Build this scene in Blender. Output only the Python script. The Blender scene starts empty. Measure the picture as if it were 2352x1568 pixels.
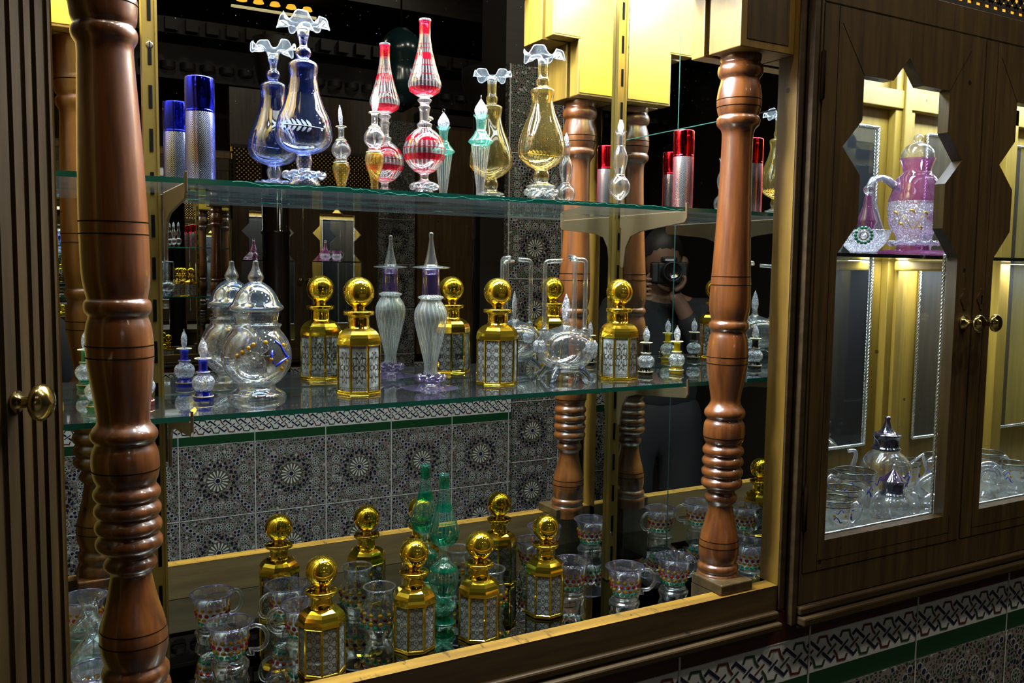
import bpy, bmesh, math, random
from mathutils import Vector, Matrix
random.seed(7)
PI = math.pi
C = bpy.context.scene.collection
sc = bpy.context.scene

# ---------------------------------------------------------------- mesh helpers
class MB:
    """collects geometry; build() links it as ONE mesh object"""
    def __init__(s):
        s.v = []; s.f = []; s.m = []; s.uv = []; s.sm = []
    def add(s, verts, faces, mat=0, uvs=None, smooth=False):
        b = len(s.v); s.v += [tuple(p) for p in verts]
        for i, f in enumerate(faces):
            s.f.append([b + k for k in f]); s.m.append(mat); s.sm.append(smooth)
            s.uv.append(uvs[i] if uvs else [(0, 0)] * len(f))
        return s
    def box(s, x0, x1, y0, y1, z0, z1, mat=0):
        x0, x1 = min(x0, x1), max(x0, x1); y0, y1 = min(y0, y1), max(y0, y1); z0, z1 = min(z0, z1), max(z0, z1)
        v = [(x0,y0,z0),(x1,y0,z0),(x1,y1,z0),(x0,y1,z0),(x0,y0,z1),(x1,y0,z1),(x1,y1,z1),(x0,y1,z1)]
        return s.add(v, [(0,3,2,1),(4,5,6,7),(0,1,5,4),(1,2,6,5),(2,3,7,6),(3,0,4,7)], mat)
    def lathe(s, prof, n=48, mat=0, mod=None, o=(0,0,0), smooth=True, cap0=False, cap1=False, rot=0.0, lean=None):
        """prof: (r, z) list; mod(theta, i, r, z) -> (r, z)"""
        vs = []; m = len(prof)
        for i, (r, z) in enumerate(prof):
            for k in range(n):
                t = 2 * PI * k / n + rot
                rr, zz = (mod(t, i, r, z) if mod else (r, z))
                lx, ly = (lean(zz) if lean else (0, 0))
                vs.append((o[0] + lx + rr * math.cos(t), o[1] + ly + rr * math.sin(t), o[2] + zz))
        fs = []; us = []
        up = prof[-1][1] > prof[0][1]
        for i in range(m - 1):
            for k in range(n):
                k2 = (k + 1) % n
                q = [i*n+k, i*n+k2, (i+1)*n+k2, (i+1)*n+k]
                u = [(k/n, prof[i][1]), ((k+1)/n, prof[i][1]), ((k+1)/n, prof[i+1][1]), (k/n, prof[i+1][1])]
                if not up: q.reverse(); u.reverse()
                fs.append(q); us.append(u)
        s.add(vs, fs, mat, us, smooth)
        b = len(s.v) - m * n
        for flag, i in ((cap0, 0), (cap1, m - 1)):
            if flag:
                s.f.append([b + i*n + k for k in range(n)]); s.m.append(mat); s.sm.append(False); s.uv.append([(0, 0)] * n)
        return s
    def tube(s, pts, r, n=10, mat=0, cap=True, ell=1.0):
        pts = [Vector(p) for p in pts]; vs = []; m = len(pts)
        rs = r if isinstance(r, (list, tuple)) else [r] * m
        prev = None
        for i, p in enumerate(pts):
            d = (pts[min(i+1, m-1)] - pts[max(i-1, 0)]).normalized()
            if prev is None:
                a = Vector((0, 0, 1)) if abs(d.z) < .9 else Vector((1, 0, 0))
                u = d.cross(a).normalized()
            else:
                u = (prev - d * prev.dot(d)).normalized()
            prev = u; w = d.cross(u)
            for k in range(n):
                t = 2 * PI * k / n
                vs.append(p + (u * math.cos(t) + w * math.sin(t) * ell) * rs[i])
        fs = [[i*n+k, i*n+(k+1) % n, (i+1)*n+(k+1) % n, (i+1)*n+k] for i in range(m-1) for k in range(n)]
        if cap: fs += [list(range(n))[::-1], [(m-1)*n+k for k in range(n)]]
        return s.add(vs, fs, mat, None, True)
    def sphere(s, c, r, nu=16, nv=10, mat=0, sz=1.0):
        pr = [(max(r * math.sin(PI * j / nv), 1e-5), -r * sz * math.cos(PI * j / nv)) for j in range(nv + 1)]
        return s.lathe(pr, nu, mat, o=c)
    def dot(s, c, nrm, r, mat=0, n=8, h=.5):
        """a low dome on a surface"""
        nrm = Vector(nrm).normalized(); a = Vector((0,0,1)) if abs(nrm.z) < .9 else Vector((1,0,0))
        u = nrm.cross(a).normalized(); w = nrm.cross(u); c = Vector(c); vs = []
        for q, hh in ((1, 0), (.75, .6*h), (.35, .93*h)):
            for k in range(n):
                t = 2*PI*k/n; vs.append(c + (u*math.cos(t) + w*math.sin(t))*r*q + nrm*hh*r)
        fs = [[i*n+k, i*n+(k+1) % n, (i+1)*n+(k+1) % n, (i+1)*n+k] for i in range(2) for k in range(n)] + [[2*n+k for k in range(n)]]
        return s.add(vs, fs, mat, None, True)
    def prism(s, poly, fn, a, b, mat=0):
        """poly 2-D, fn(u, v, t) -> xyz, extruded from t=a to t=b"""
        n = len(poly)
        vs = [fn(u, v, a) for u, v in poly] + [fn(u, v, b) for u, v in poly]
        fs = [list(range(n)), [n + k for k in range(n)][::-1]] + [[k, n + k, n + (k+1) % n, (k+1) % n] for k in range(n)]
        return s.add(vs, fs, mat)
    def strip(s, pts, w, fn, mat=0):
        """flat mitred line on a surface; pts 2-D, fn(u, v) -> xyz"""
        P = [Vector(p) for p in pts]; L = []; R = []
        for i, p in enumerate(P):
            d0 = (P[i] - P[i-1]).normalized() if i else (P[1] - P[0]).normalized()
            d1 = (P[i+1] - P[i]).normalized() if i < len(P) - 1 else d0
            t = (d0 + d1).normalized(); nn = Vector((-t.y, t.x)); k = w / 2 / max(.4, nn.dot(Vector((-d0.y, d0.x))))
            L.append(p + nn * k); R.append(p - nn * k)
        n = len(P); vs = [fn(q.x, q.y) for q in L] + [fn(q.x, q.y) for q in R]
        return s.add(vs, [[i, i+1, n+i+1, n+i] for i in range(n-1)], mat)
    def build(s, name, mats, parent=None, bevel=0, world=None, fix=True):
        me = bpy.data.meshes.new(name)
        off = Vector(world) if world is not None else Vector((0, 0, 0))
        me.from_pydata([(p[0]-off.x, p[1]-off.y, p[2]-off.z) for p in s.v], [], s.f)
        uvl = me.uv_layers.new(name='UVMap')
        k = 0
        for i, pl in enumerate(me.polygons):
            pl.material_index = s.m[i]; pl.use_smooth = s.sm[i]
            for j in range(pl.loop_total):
                uvl.data[pl.loop_start + j].uv = s.uv[i][j]
        for m in (mats if isinstance(mats, (list, tuple)) else [mats]): me.materials.append(m)
        me.validate()
        if fix:
            bm = bmesh.new(); bm.from_mesh(me); bmesh.ops.recalc_face_normals(bm, faces=bm.faces); bm.to_mesh(me); bm.free()
        o = bpy.data.objects.new(name, me); C.objects.link(o)
        if parent is not None: o.parent = parent
        if bevel:
            b = o.modifiers.new('bevel', 'BEVEL'); b.width = bevel; b.segments = 2; b.limit_method = 'ANGLE'
        return o

def tag(o, label, cat, group=None):
    o['label'] = label; o['category'] = cat
    if group: o['group'] = group
    return o
def thing(name, label, cat, loc=(0,0,0), rz=0.0, group=None):
    o = bpy.data.objects.new(name, None); C.objects.link(o); o.empty_display_size = .02
    o.location = loc; o.rotation_euler = (0, 0, rz)
    return tag(o, label, cat, group)
def struct(mb, name, mats, **k):
    o = mb.build(name, mats, **k); o['kind'] = 'structure'; return o
def kids(o): return [c for c in bpy.data.objects if c.parent == o]
def dup(root, loc, rz=0.0, label=None, group=None, sy=1.0):
    def rec(o, par):
        c = o.copy(); C.objects.link(c)
        if par is not None: c.parent = par
        for ch in kids(o): rec(ch, c)
        return c
    r = rec(root, None); r.location = loc; r.rotation_euler = (0, 0, rz); r.scale = (1, sy, 1)
    if label: r['label'] = label
    if group: r['group'] = group
    return r

# ---------------------------------------------------------------- materials
class NT:
    def __init__(s, name):
        s.mat = bpy.data.materials.new(name); s.mat.use_nodes = True
        s.t = s.mat.node_tree; s.t.nodes.clear(); s.out = s.t.nodes.new('ShaderNodeOutputMaterial')
    def n(s, typ, ins=None, **props):
        nd = s.t.nodes.new(typ)
        for k, v in props.items(): setattr(nd, k, v)
        for k, v in (ins or {}).items():
            if hasattr(v, 'is_output') or isinstance(v, bpy.types.NodeSocket): s.t.links.new(v, nd.inputs[k])
            else: nd.inputs[k].default_value = v
        return nd
    def math(s, op, a, b=0.0, c=0.0):
        return s.n('ShaderNodeMath', {0: a, 1: b, 2: c}, operation=op).outputs[0]
    def mixc(s, f, a, b):
        nd = s.n('ShaderNodeMix', None, data_type='RGBA')
        for k, v in ((0, f), (6, a), (7, b)):
            if isinstance(v, bpy.types.NodeSocket): s.t.links.new(v, nd.inputs[k])
            else: nd.inputs[k].default_value = v
        return nd.outputs[2]
    def mixs(s, f, a, b):
        return s.n('ShaderNodeMixShader', {0: f, 1: a, 2: b}).outputs[0]
    def ramp(s, f, stops, interp='LINEAR'):
        nd = s.n('ShaderNodeValToRGB', {0: f}); r = nd.color_ramp; r.interpolation = interp
        while len(r.elements) < len(stops): r.elements.new(.5)
        for e, (p, c) in zip(r.elements, stops): e.position = p; e.color = c
        return nd.outputs[0]
    def done(s, sh):
        s.t.links.new(sh, s.out.inputs[0]); return s.mat
def c4(c, k=1.0): return (c[0]*k, c[1]*k, c[2]*k, 1)
def principled(nt, **k):
    m = dict(color='Base Color', rough='Roughness', metal='Metallic', coat='Coat Weight', spec='Specular IOR Level', trans='Transmission Weight', ior='IOR', emit='Emission Color', estr='Emission Strength', coatr='Coat Roughness', normal='Normal')
    return nt.n('ShaderNodeBsdfPrincipled', {m[a]: v for a, v in k.items()}).outputs[0]
def plain(name, col, rough=.5, **k):
    nt = NT(name); return nt.done(principled(nt, color=c4(col), rough=rough, **k))
def wood(name, dark, light, axis='z', rough=.4, coat=.3, sc_=1.0, knots=True, scratch=False, spec=.5):
    nt = NT(name); co = nt.n('ShaderNodeTexCoord').outputs['Object']
    k = {'x': (3, 40, 40), 'z': (40, 40, 3), 'y': (40, 3, 40)}[axis]
    mp = nt.n('ShaderNodeMapping', {0: co, 3: tuple(a*sc_ for a in k)}).outputs[0]
    n1 = nt.n('ShaderNodeTexNoise', {'Vector': mp, 'Scale': 1.6, 'Detail': 6, 'Roughness': .62}).outputs[0]
    n2 = nt.n('ShaderNodeTexNoise', {'Vector': co, 'Scale': 9, 'Detail': 3}).outputs[0]
    col = nt.ramp(n1, [(.3, c4(dark)), (.7, c4(light))])
    col = nt.mixc(nt.math('MULTIPLY', n2, .45), col, c4(dark, .75))
    if knots:
        v = nt.n('ShaderNodeTexVoronoi', {'Vector': co, 'Scale': 14}).outputs[0]
        col = nt.mixc(nt.math('LESS_THAN', v, .06), col, c4(dark, .3))
    if scratch:
        mp2 = nt.n('ShaderNodeMapping', {0: co, 2: (0, 0, .5), 3: (60, 14, 1)}).outputs[0]
        n3 = nt.n('ShaderNodeTexNoise', {'Vector': mp2, 'Scale': 1.0, 'Detail': 5, 'Roughness': .7}).outputs[0]
        col = nt.mixc(nt.math('MULTIPLY', nt.math('GREATER_THAN', n3, .60), .7), col, c4(dark, .35))
    b = nt.n('ShaderNodeBump', {'Strength': .12, 'Distance': .002, 'Height': n1}).outputs[0]
    return nt.done(principled(nt, color=col, rough=rough, coat=coat, coatr=.12, normal=b, spec=spec))
def metal(name, col, rough=.08):
    nt = NT(name); return nt.done(principled(nt, color=c4(col), metal=1.0, rough=rough))
def facing(nt):
    return nt.n('ShaderNodeLayerWeight', {0: .5}).outputs[1]
def crackle_bump(nt, scale, strength=.6):
    co = nt.n('ShaderNodeTexCoord').outputs['Object']
    v = nt.n('ShaderNodeTexVoronoi', {'Vector': co, 'Scale': scale}, feature='DISTANCE_TO_EDGE').outputs[0]
    return nt.n('ShaderNodeBump', {'Strength': strength, 'Distance': .004, 'Height': v}).outputs[0], v
def thin(name, tint, rough=.02, k=.85, base=.07, body=0.0, bodycol=(1,1,1), edge=.55, crackle=0, stripes=0, smask=.5, p=3.0, twist=0.0, ecol=None, speck=0.0):
    """blown glass, wall by wall: tinted see-through plus a Fresnel-weighted gloss"""
    nt = NT(name); f = facing(nt)
    fp = nt.math('POWER', f, p)
    fac = nt.math('MULTIPLY_ADD', fp, k, base)
    tcol = nt.mixc(nt.math('POWER', f, 2.2), c4(tint), c4(ecol) if ecol else c4([t * edge for t in tint]))
    tr = nt.n('ShaderNodeBsdfTransparent', {0: tcol}).outputs[0]
    gi = {'Color': (1, 1, 1, 1), 'Roughness': rough}
    if crackle:
        nrm, v = crackle_bump(nt, crackle); gi['Normal'] = nrm
    if stripes:
        uv = nt.n('ShaderNodeSeparateXYZ', {0: nt.n('ShaderNodeTexCoord').outputs['UV']})
        ph = nt.math('MULTIPLY', nt.math('MULTIPLY_ADD', uv.outputs[1], twist, uv.outputs[0]), stripes)
        st = nt.math('POWER', nt.math('ABSOLUTE', nt.math('SINE', nt.math('MULTIPLY', ph, PI))), 6)
        fac = nt.math('MULTIPLY_ADD', st, .12, fac)
    gl = nt.n('ShaderNodeBsdfGlossy', gi).outputs[0]
    sh = nt.mixs(fac, tr, gl)
    if body or stripes or crackle:
        df = nt.n('ShaderNodeBsdfDiffuse', {0: c4(bodycol)}).outputs[0]
        tl = nt.n('ShaderNodeBsdfTranslucent', {0: c4(bodycol)}).outputs[0]
        d2 = nt.mixs(.5, df, tl)
        w = nt.math('ADD', body, 0.0)
        if stripes: w = nt.math('MULTIPLY_ADD', st, smask, w)
        if crackle:
            w = nt.math('MULTIPLY_ADD', nt.math('LESS_THAN', v, .07), smask, w)
            if speck:
                co = nt.n('ShaderNodeTexCoord').outputs['Object']
                cell = nt.n('ShaderNodeSeparateColor', {0: nt.n('ShaderNodeTexVoronoi', {'Vector': co, 'Scale': crackle}).outputs['Color']}).outputs[0]
                w = nt.math('MULTIPLY_ADD', nt.math('POWER', cell, 2.2), speck, w)
        sh = nt.mixs(w, sh, d2)
    return nt.done(sh)
def solid_glass(name, tint=(1,1,1), ior=1.48, rough=0.0):
    nt = NT(name); return nt.done(principled(nt, color=c4(tint), trans=1.0, ior=ior, rough=rough))
def mirror(name, col, rough=0.0, dark=0.0, dust_=.22):
    nt = NT(name)
    g = nt.n('ShaderNodeBsdfGlossy', {'Color': c4(col), 'Roughness': rough}).outputs[0]
    co = nt.n('ShaderNodeTexCoord').outputs['Object']
    ns = nt.n('ShaderNodeTexNoise', {'Vector': co, 'Scale': 700, 'Detail': 1}).outputs[0]
    dust = nt.math('MULTIPLY', nt.math('GREATER_THAN', ns, .79), dust_)
    d = nt.n('ShaderNodeBsdfDiffuse', {0: (.5, .55, .6, 1)}).outputs[0]
    return nt.done(nt.mixs(nt.math('ADD', dust, dark), g, d))
# wood
W_DARK = wood('walnut_frame', (.030,.018,.007), (.098,.060,.019), 'z', .38, .25)
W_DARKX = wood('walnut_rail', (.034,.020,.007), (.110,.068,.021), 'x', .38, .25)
W_LIT = wood('lit_walnut', (.12,.064,.008), (.25,.150,.018), 'z', .45, .15)  # lit copy of the walnut, inside light put into the colour
W_LITX = wood('lit_walnut_top', (.11,.056,.006), (.28,.155,.014), 'x', .42, .15, scratch=True)  # lit walnut: lamp light painted into the tone, plus scratches
W_PLY = wood('yellow_plywood', (.35,.20,.008), (.49,.31,.018), 'x', .45, .1, knots=False)
W_OCHRE = wood('ochre_interior', (.22,.135,.014), (.37,.24,.030), 'z', .5, .1)
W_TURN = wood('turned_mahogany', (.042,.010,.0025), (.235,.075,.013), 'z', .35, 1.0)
W_TURN2 = wood('turned_mahogany_shaded', (.032,.0085,.0020), (.20,.063,.011), 'z', .35, .9)  # mahogany darkened to paint the shade on the left pillar
def matte(name, col):
    nt = NT(name); return nt.done(nt.n('ShaderNodeBsdfDiffuse', {0: c4(col)}).outputs[0])
GROOVE = matte('dark_groove', (.010,.006,.003))
BLACK = matte('black_gap', (.003,.003,.003))
W_POST = wood('fluted_oak', (.016,.009,.0024), (.044,.026,.0068), 'z', .8, .0, spec=.08)
W_MOULD = wood('dark_moulding', (.022,.013,.005), (.060,.036,.012), 'x', .6, .0, spec=.2)
W_MID = wood('lit_rail_inner', (.10,.062,.022), (.25,.160,.055), 'x', .45, .2)  # walnut tone raised to paint the lit inner face of the rail
# metals
GOLD = plain('polished_gold', (1.0,.66,.050), .065, metal=.965)
BRASS = plain('aged_brass', (.24,.17,.04), .28, metal=.85)
BRONZE = plain('bronze_paint', (.115,.080,.040), .42, metal=.5)
SILVERROPE = metal('silver_rope', (.75,.78,.78), .25)
BLUEMET = metal('blue_anodised', (.02,.03,.95), .10)
REDMET = metal('red_anodised', (.85,.015,.03), .10)
STEEL = metal('steel_screw', (.16,.14,.10), .35)
# mirrors
MIRROR = mirror('silvered_mirror', (.80,.84,.83))
MIRROR_F = mirror('base_mirror', (.58,.62,.62), dust_=0)
MIRROR_D = mirror('cabinet_mirror', (.50,.55,.55), dark=.03)
# glass
SHELF = thin('shelf_glass', (.94,.985,.975), k=.9, base=.05, p=3.2, edge=.85, body=.006, bodycol=(.8,.9,.95))
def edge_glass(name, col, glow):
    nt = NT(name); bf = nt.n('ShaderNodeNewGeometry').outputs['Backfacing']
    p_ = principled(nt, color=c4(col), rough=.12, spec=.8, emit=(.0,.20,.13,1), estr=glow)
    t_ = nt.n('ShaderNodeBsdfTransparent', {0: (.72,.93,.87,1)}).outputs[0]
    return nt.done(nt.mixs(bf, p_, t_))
SHELF_EDGE = edge_glass('green_glass_edge', (.006,.085,.062), .03)  # weak emission paints the light caught in the edge
SHELF_BACK = thin('pale_glass_edge', (.70,.93,.87), k=.6, base=.06, p=3, edge=.7)
SHELF_HI = plain('chipped_green_edge', (.25,.75,.6), .2, emit=(.15,.8,.6,1), estr=.25)  # chips, with their glint painted as emission
PANE = thin('window_pane', (.96,.97,.97), k=.6, base=.035, p=4, edge=.85)
CLEAR = thin('clear_glass', (.97,.98,.985), k=.95, base=.11, p=1.8, edge=.5, rough=.035, body=.03, bodycol=(.85,.92,1))
CLEARV = thin('violet_tinted_glass', (.88,.87,.97), k=.95, base=.16, p=1.6, edge=.55, rough=.05, body=.06, bodycol=(.82,.80,.98))
BLUEG = thin('blue_lustre_glass', (.58,.68,1.0), k=.95, base=.08, p=2.0, ecol=(.10,.20,.80), body=.008, bodycol=(.3,.45,1))
BLUEGD = thin('cobalt_lustre_glass', (.42,.52,1.0), k=.95, base=.08, p=2.0, ecol=(.03,.07,.62), body=.008, bodycol=(.12,.22,1))
RIMG = thin('frilled_clear_glass', (.86,.91,.96), k=.95, base=.09, p=1.6, edge=.65, body=.03, bodycol=(.75,.88,1))
YELG = thin('amber_lustre_glass', (1.0,.90,.52), k=.95, base=.09, p=2.2, ecol=(.55,.36,.05), body=.02, bodycol=(1,.8,.3))
AMBERG = thin('deep_amber_glass', (.98,.82,.33), k=.95, base=.09, p=2.2, ecol=(.5,.28,.02), body=.06, bodycol=(1,.75,.12))
REDRIB = thin('ribbed_clear_glass', (.97,.96,.97), k=.95, base=.08, p=2.2, edge=.5, stripes=26, smask=.13, body=.005)
REDG = thin('red_stain', (.80,.03,.07), k=.7, base=.08, p=2.4, ecol=(.35,.0,.02), body=.15, bodycol=(.85,.02,.06))
GRNRIB = thin('ribbed_green_glass', (.84,.97,.93), k=.9, base=.09, p=2.0, ecol=(.30,.80,.66), stripes=24, smask=.14, body=.03, bodycol=(.3,.9,.7))
GRNG = thin('emerald_stain', (.06,.66,.42), k=.7, base=.08, p=2.4, ecol=(.0,.30,.16), body=.26, bodycol=(.01,.60,.32))
TEALG = thin('teal_glass', (.62,.93,.86), k=.9, base=.10, p=2.0, ecol=(.12,.58,.46), body=.12, bodycol=(.2,.85,.68))
RIBCLEAR = thin('fluted_clear_glass', (.95,.97,.96), k=.95, base=.08, p=2.2, edge=.5, stripes=20, smask=.22, body=.02)
MILKRIB = thin('twisted_rib_glass', (.90,.92,.90), k=.9, base=.10, p=2.0, edge=.6, stripes=22, twist=1.2, smask=.20, body=.16, bodycol=(.80,.84,.80))
VIOG = thin('violet_glass', (.55,.45,.85), k=.9, base=.10, p=2.2, ecol=(.14,.08,.35), body=.05, bodycol=(.4,.28,.8))
VIOF = thin('smoky_violet_glass', (.66,.60,.80), k=.9, base=.10, p=2.2, ecol=(.25,.2,.4), body=.06, bodycol=(.5,.42,.7))
LIDG = thin('smoky_blue_lid', (.62,.72,.82), k=1.0, base=.22, p=1.6, ecol=(.2,.28,.36), body=.03, bodycol=(.6,.75,.9))
GLB = thin('drawn_clear_glass', (.93,.95,.97), k=.95, base=.20, p=1.2, edge=.45, body=.11, bodycol=(.82,.9,1))
LIPG = thin('bright_lip_glass', (.85,.9,.96), k=.9, base=.30, p=1.0, edge=.7, body=.12, bodycol=(.8,.9,1))
CRACK = thin('crackle_glass', (.90,.93,.98), rough=.05, k=.85, base=.20, p=1.5, edge=.5, crackle=480, smask=.10, body=.02, bodycol=(.88,.93,1.0), speck=.62)
CRACKP = thin('frosted_crackle', (.88,.89,.95), rough=.06, k=.8, base=.20, p=1.5, edge=.6, crackle=560, smask=.12, body=.06, bodycol=(.86,.86,.94), speck=.55)
COB = thin('cobalt_glass', (.02,.06,.85), k=.7, base=.09, p=2.4, ecol=(.0,.01,.35), body=.30, bodycol=(.01,.05,.85))
EMER = thin('emerald_glass', (.02,.42,.20), k=.7, base=.09, p=2.4, ecol=(.0,.15,.05), body=.30, bodycol=(.0,.32,.13))
RUBY = thin('ruby_glass', (.70,.02,.05), k=.7, base=.09, p=2.4, ecol=(.3,.0,.01), body=.30, bodycol=(.70,.01,.04))
LEMON = thin('lemon_glass', (.90,.75,.02), k=.7, base=.09, p=2.4, ecol=(.5,.35,.0), body=.30, bodycol=(.90,.68,.01))
JET = thin('jet_glass', (.05,.05,.08), k=.7, base=.09, p=2.4, ecol=(.01,.01,.02), body=.25, bodycol=(.02,.02,.035))
PINKG = thin('pink_lustre_glass', (.80,.42,.72), k=.95, base=.14, p=2.0, ecol=(.42,.12,.36), body=.10, bodycol=(.75,.25,.60))
DARKLID = thin('dark_lustre_lid', (.10,.12,.22), k=.9, base=.12, p=1.8, ecol=(.04,.04,.10), body=.2, bodycol=(.07,.07,.14))
PURPLID = thin('purple_lustre_lid', (.22,.10,.30), k=.9, base=.14, p=1.8, ecol=(.08,.03,.13), body=.25, bodycol=(.16,.05,.22))
SMOKER = thin('smoky_rim_glass', (.55,.56,.48), k=.9, base=.12, p=2.0, edge=.5, body=.02)
SOLID = solid_glass('solid_clear_glass', (.97,.985,1))
SOLIDB = solid_glass('solid_blue_glass', (.62,.74,.95))
LIQ = solid_glass('clear_perfume', (.98,.98,.94), 1.40)
FROST = plain('etched_white', (.15,.19,.25), .7)
CREAM = plain('cream_enamel', (.72,.64,.36), .35)
GILT = plain('gilt_enamel', (.66,.45,.06), .3, metal=.6)
D_AMB = thin('amber_bead', (.80,.45,.03), k=.7, base=.08, body=.55, bodycol=(.75,.40,.02))
D_RED = thin('red_bead', (.62,.08,.03), k=.7, base=.08, body=.55, bodycol=(.70,.05,.02))
D_GRN = thin('green_bead', (.12,.60,.30), k=.7, base=.08, body=.4, bodycol=(.05,.50,.22))
D_BRN = thin('brown_bead', (.25,.06,.03), k=.7, base=.08, body=.5, bodycol=(.18,.03,.02))
D_BLU = plain('blue_enamel', (.015,.03,.50), .25)
# tiles
T_WHITE = plain('white_glaze', (.60,.63,.60), .12)
T_DISC = plain('olive_glaze', (.075,.072,.050), .15)
T_GREY = plain('greyed_glaze', (.40,.39,.375), .15)
T_GROUT = plain('grout', (.42,.43,.40), .7)
T_GREEN = plain('green_glaze', (.010,.055,.020), .12)
T_MAROON = plain('maroon_glaze', (.055,.012,.009), .15)
T_NAVY = plain('navy_glaze', (.012,.014,.045), .12)
T_RUST = plain('rust_glaze', (.10,.022,.014), .15)
T_PINE = plain('pine_glaze', (.018,.055,.025), .12)
T_BLACK = plain('black_glaze', (.010,.010,.016), .12)
def zellige():
    nt = NT('zellige_mosaic'); co = nt.n('ShaderNodeTexCoord').outputs['Object']
    fl = nt.n('ShaderNodeMapping', {0: co, 3: (1, 1, 1)}).outputs[0]
    ed = nt.n('ShaderNodeTexVoronoi', {'Vector': fl, 'Scale': 112, 'Randomness': .8}, feature='DISTANCE_TO_EDGE').outputs[0]
    cl = nt.n('ShaderNodeTexVoronoi', {'Vector': fl, 'Scale': 112, 'Randomness': .8}, feature='F1')
    h = nt.n('ShaderNodeSeparateColor', {0: cl.outputs['Color']}).outputs[0]
    col = nt.ramp(h, [(0, (.018,.060,.026,1)), (.33, (.012,.013,.040,1)), (.52, (.065,.030,.022,1)), (.72, (.10,.085,.075,1)), (.86, (.018,.050,.024,1)), (.93, (.42,.42,.40,1))], 'CONSTANT')
    lw = nt.math('LESS_THAN', ed, .115)
    col = nt.mixc(lw, col, (.215,.195,.18,1))
    return nt.done(principled(nt, color=col, rough=.16))
T_ZEL = zellige()
# patterned bottles
def filigree(kind):
    nt = NT('filigree_' + kind); uv = nt.n('ShaderNodeSeparateXYZ', {0: nt.n('ShaderNodeTexCoord').outputs['UV']})
    U, V = uv.outputs[0], uv.outputs[1]
    def ring(su, sv, ou, ov, r, w):
        a = nt.math('SUBTRACT', nt.math('FRACT', nt.math('MULTIPLY_ADD', U, su, ou)), .5)
        b = nt.math('SUBTRACT', nt.math('FRACT', nt.math('MULTIPLY_ADD', V, sv, ov)), .5)
        d = nt.math('SQRT', nt.math('ADD', nt.math('MULTIPLY', a, a), nt.math('MULTIPLY', b, b)))
        return nt.math('LESS_THAN', nt.math('ABSOLUTE', nt.math('SUBTRACT', d, r)), w)
    if kind == 'scroll':
        m = ring(2, 2, 0, 0, .40, .030)
        for q in (ring(2, 2, .5, .5, .40, .030), ring(2, 2, 0, .5, .17, .038), ring(2, 2, .5, .5, .09, .045)):
            m = nt.math('MAXIMUM', m, q)
    else:
        a = nt.math('SUBTRACT', U, .5); b = nt.math('MULTIPLY', nt.math('SUBTRACT', V, 1.35), .50)
        d = nt.math('SQRT', nt.math('ADD', nt.math('MULTIPLY', a, a), nt.math('MULTIPLY', b, b)))
        th = nt.math('ARCTAN2', b, a)
        w = nt.math('MULTIPLY_ADD', nt.math('COSINE', nt.math('MULTIPLY', th, 6)), .09, .24)
        m = nt.math('LESS_THAN', nt.math('ABSOLUTE', nt.math('SUBTRACT', d, w)), .045)
        m = nt.math('MAXIMUM', m, nt.math('LESS_THAN', d, .075))
        w2 = nt.math('MULTIPLY_ADD', nt.math('COSINE', nt.math('MULTIPLY', th, 10)), .05, .40)
        m = nt.math('MAXIMUM', m, nt.math('MULTIPLY', nt.math('LESS_THAN', nt.math('ABSOLUTE', nt.math('SUBTRACT', d, w2)), .028), nt.math('LESS_THAN', nt.math('ABSOLUTE', a), .42)))
        e = nt.math('GREATER_THAN', nt.math('ABSOLUTE', nt.math('SUBTRACT', V, 1.35)), 1.12)
        m = nt.math('MAXIMUM', m, nt.math('MULTIPLY', e, ring(7, 7, 0, 0, .30, .13)))
    f = facing(nt); fac = nt.math('MULTIPLY_ADD', nt.math('POWER', f, 2.2), .8, .16)
    tr = nt.n('ShaderNodeBsdfTransparent', {0: (.90,.92,.90,1)}).outputs[0]
    gl = nt.n('ShaderNodeBsdfGlossy', {'Color': (1,1,1,1), 'Roughness': .05}).outputs[0]
    df = nt.mixs(.5, nt.n('ShaderNodeBsdfTranslucent', {0: (.9,.95,.95,1)}).outputs[0], nt.n('ShaderNodeBsdfDiffuse', {0: (.9,.95,.95,1)}).outputs[0])
    co = nt.n('ShaderNodeTexCoord').outputs['Object']
    sp = nt.math('POWER', nt.n('ShaderNodeTexNoise', {'Vector': co, 'Scale': 110, 'Detail': 2}).outputs[0], 3.0)
    g = nt.mixs(nt.math('MULTIPLY_ADD', sp, 2.2, .20), nt.mixs(fac, tr, gl), df)
    gd = principled(nt, color=(.10,.07,.025,1), metal=.8, rough=.3)
    return nt.done(nt.mixs(nt.math('MULTIPLY', m, .93), g, gd))
FIL_S = filigree('scroll'); FIL_M = filigree('medallion')
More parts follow.
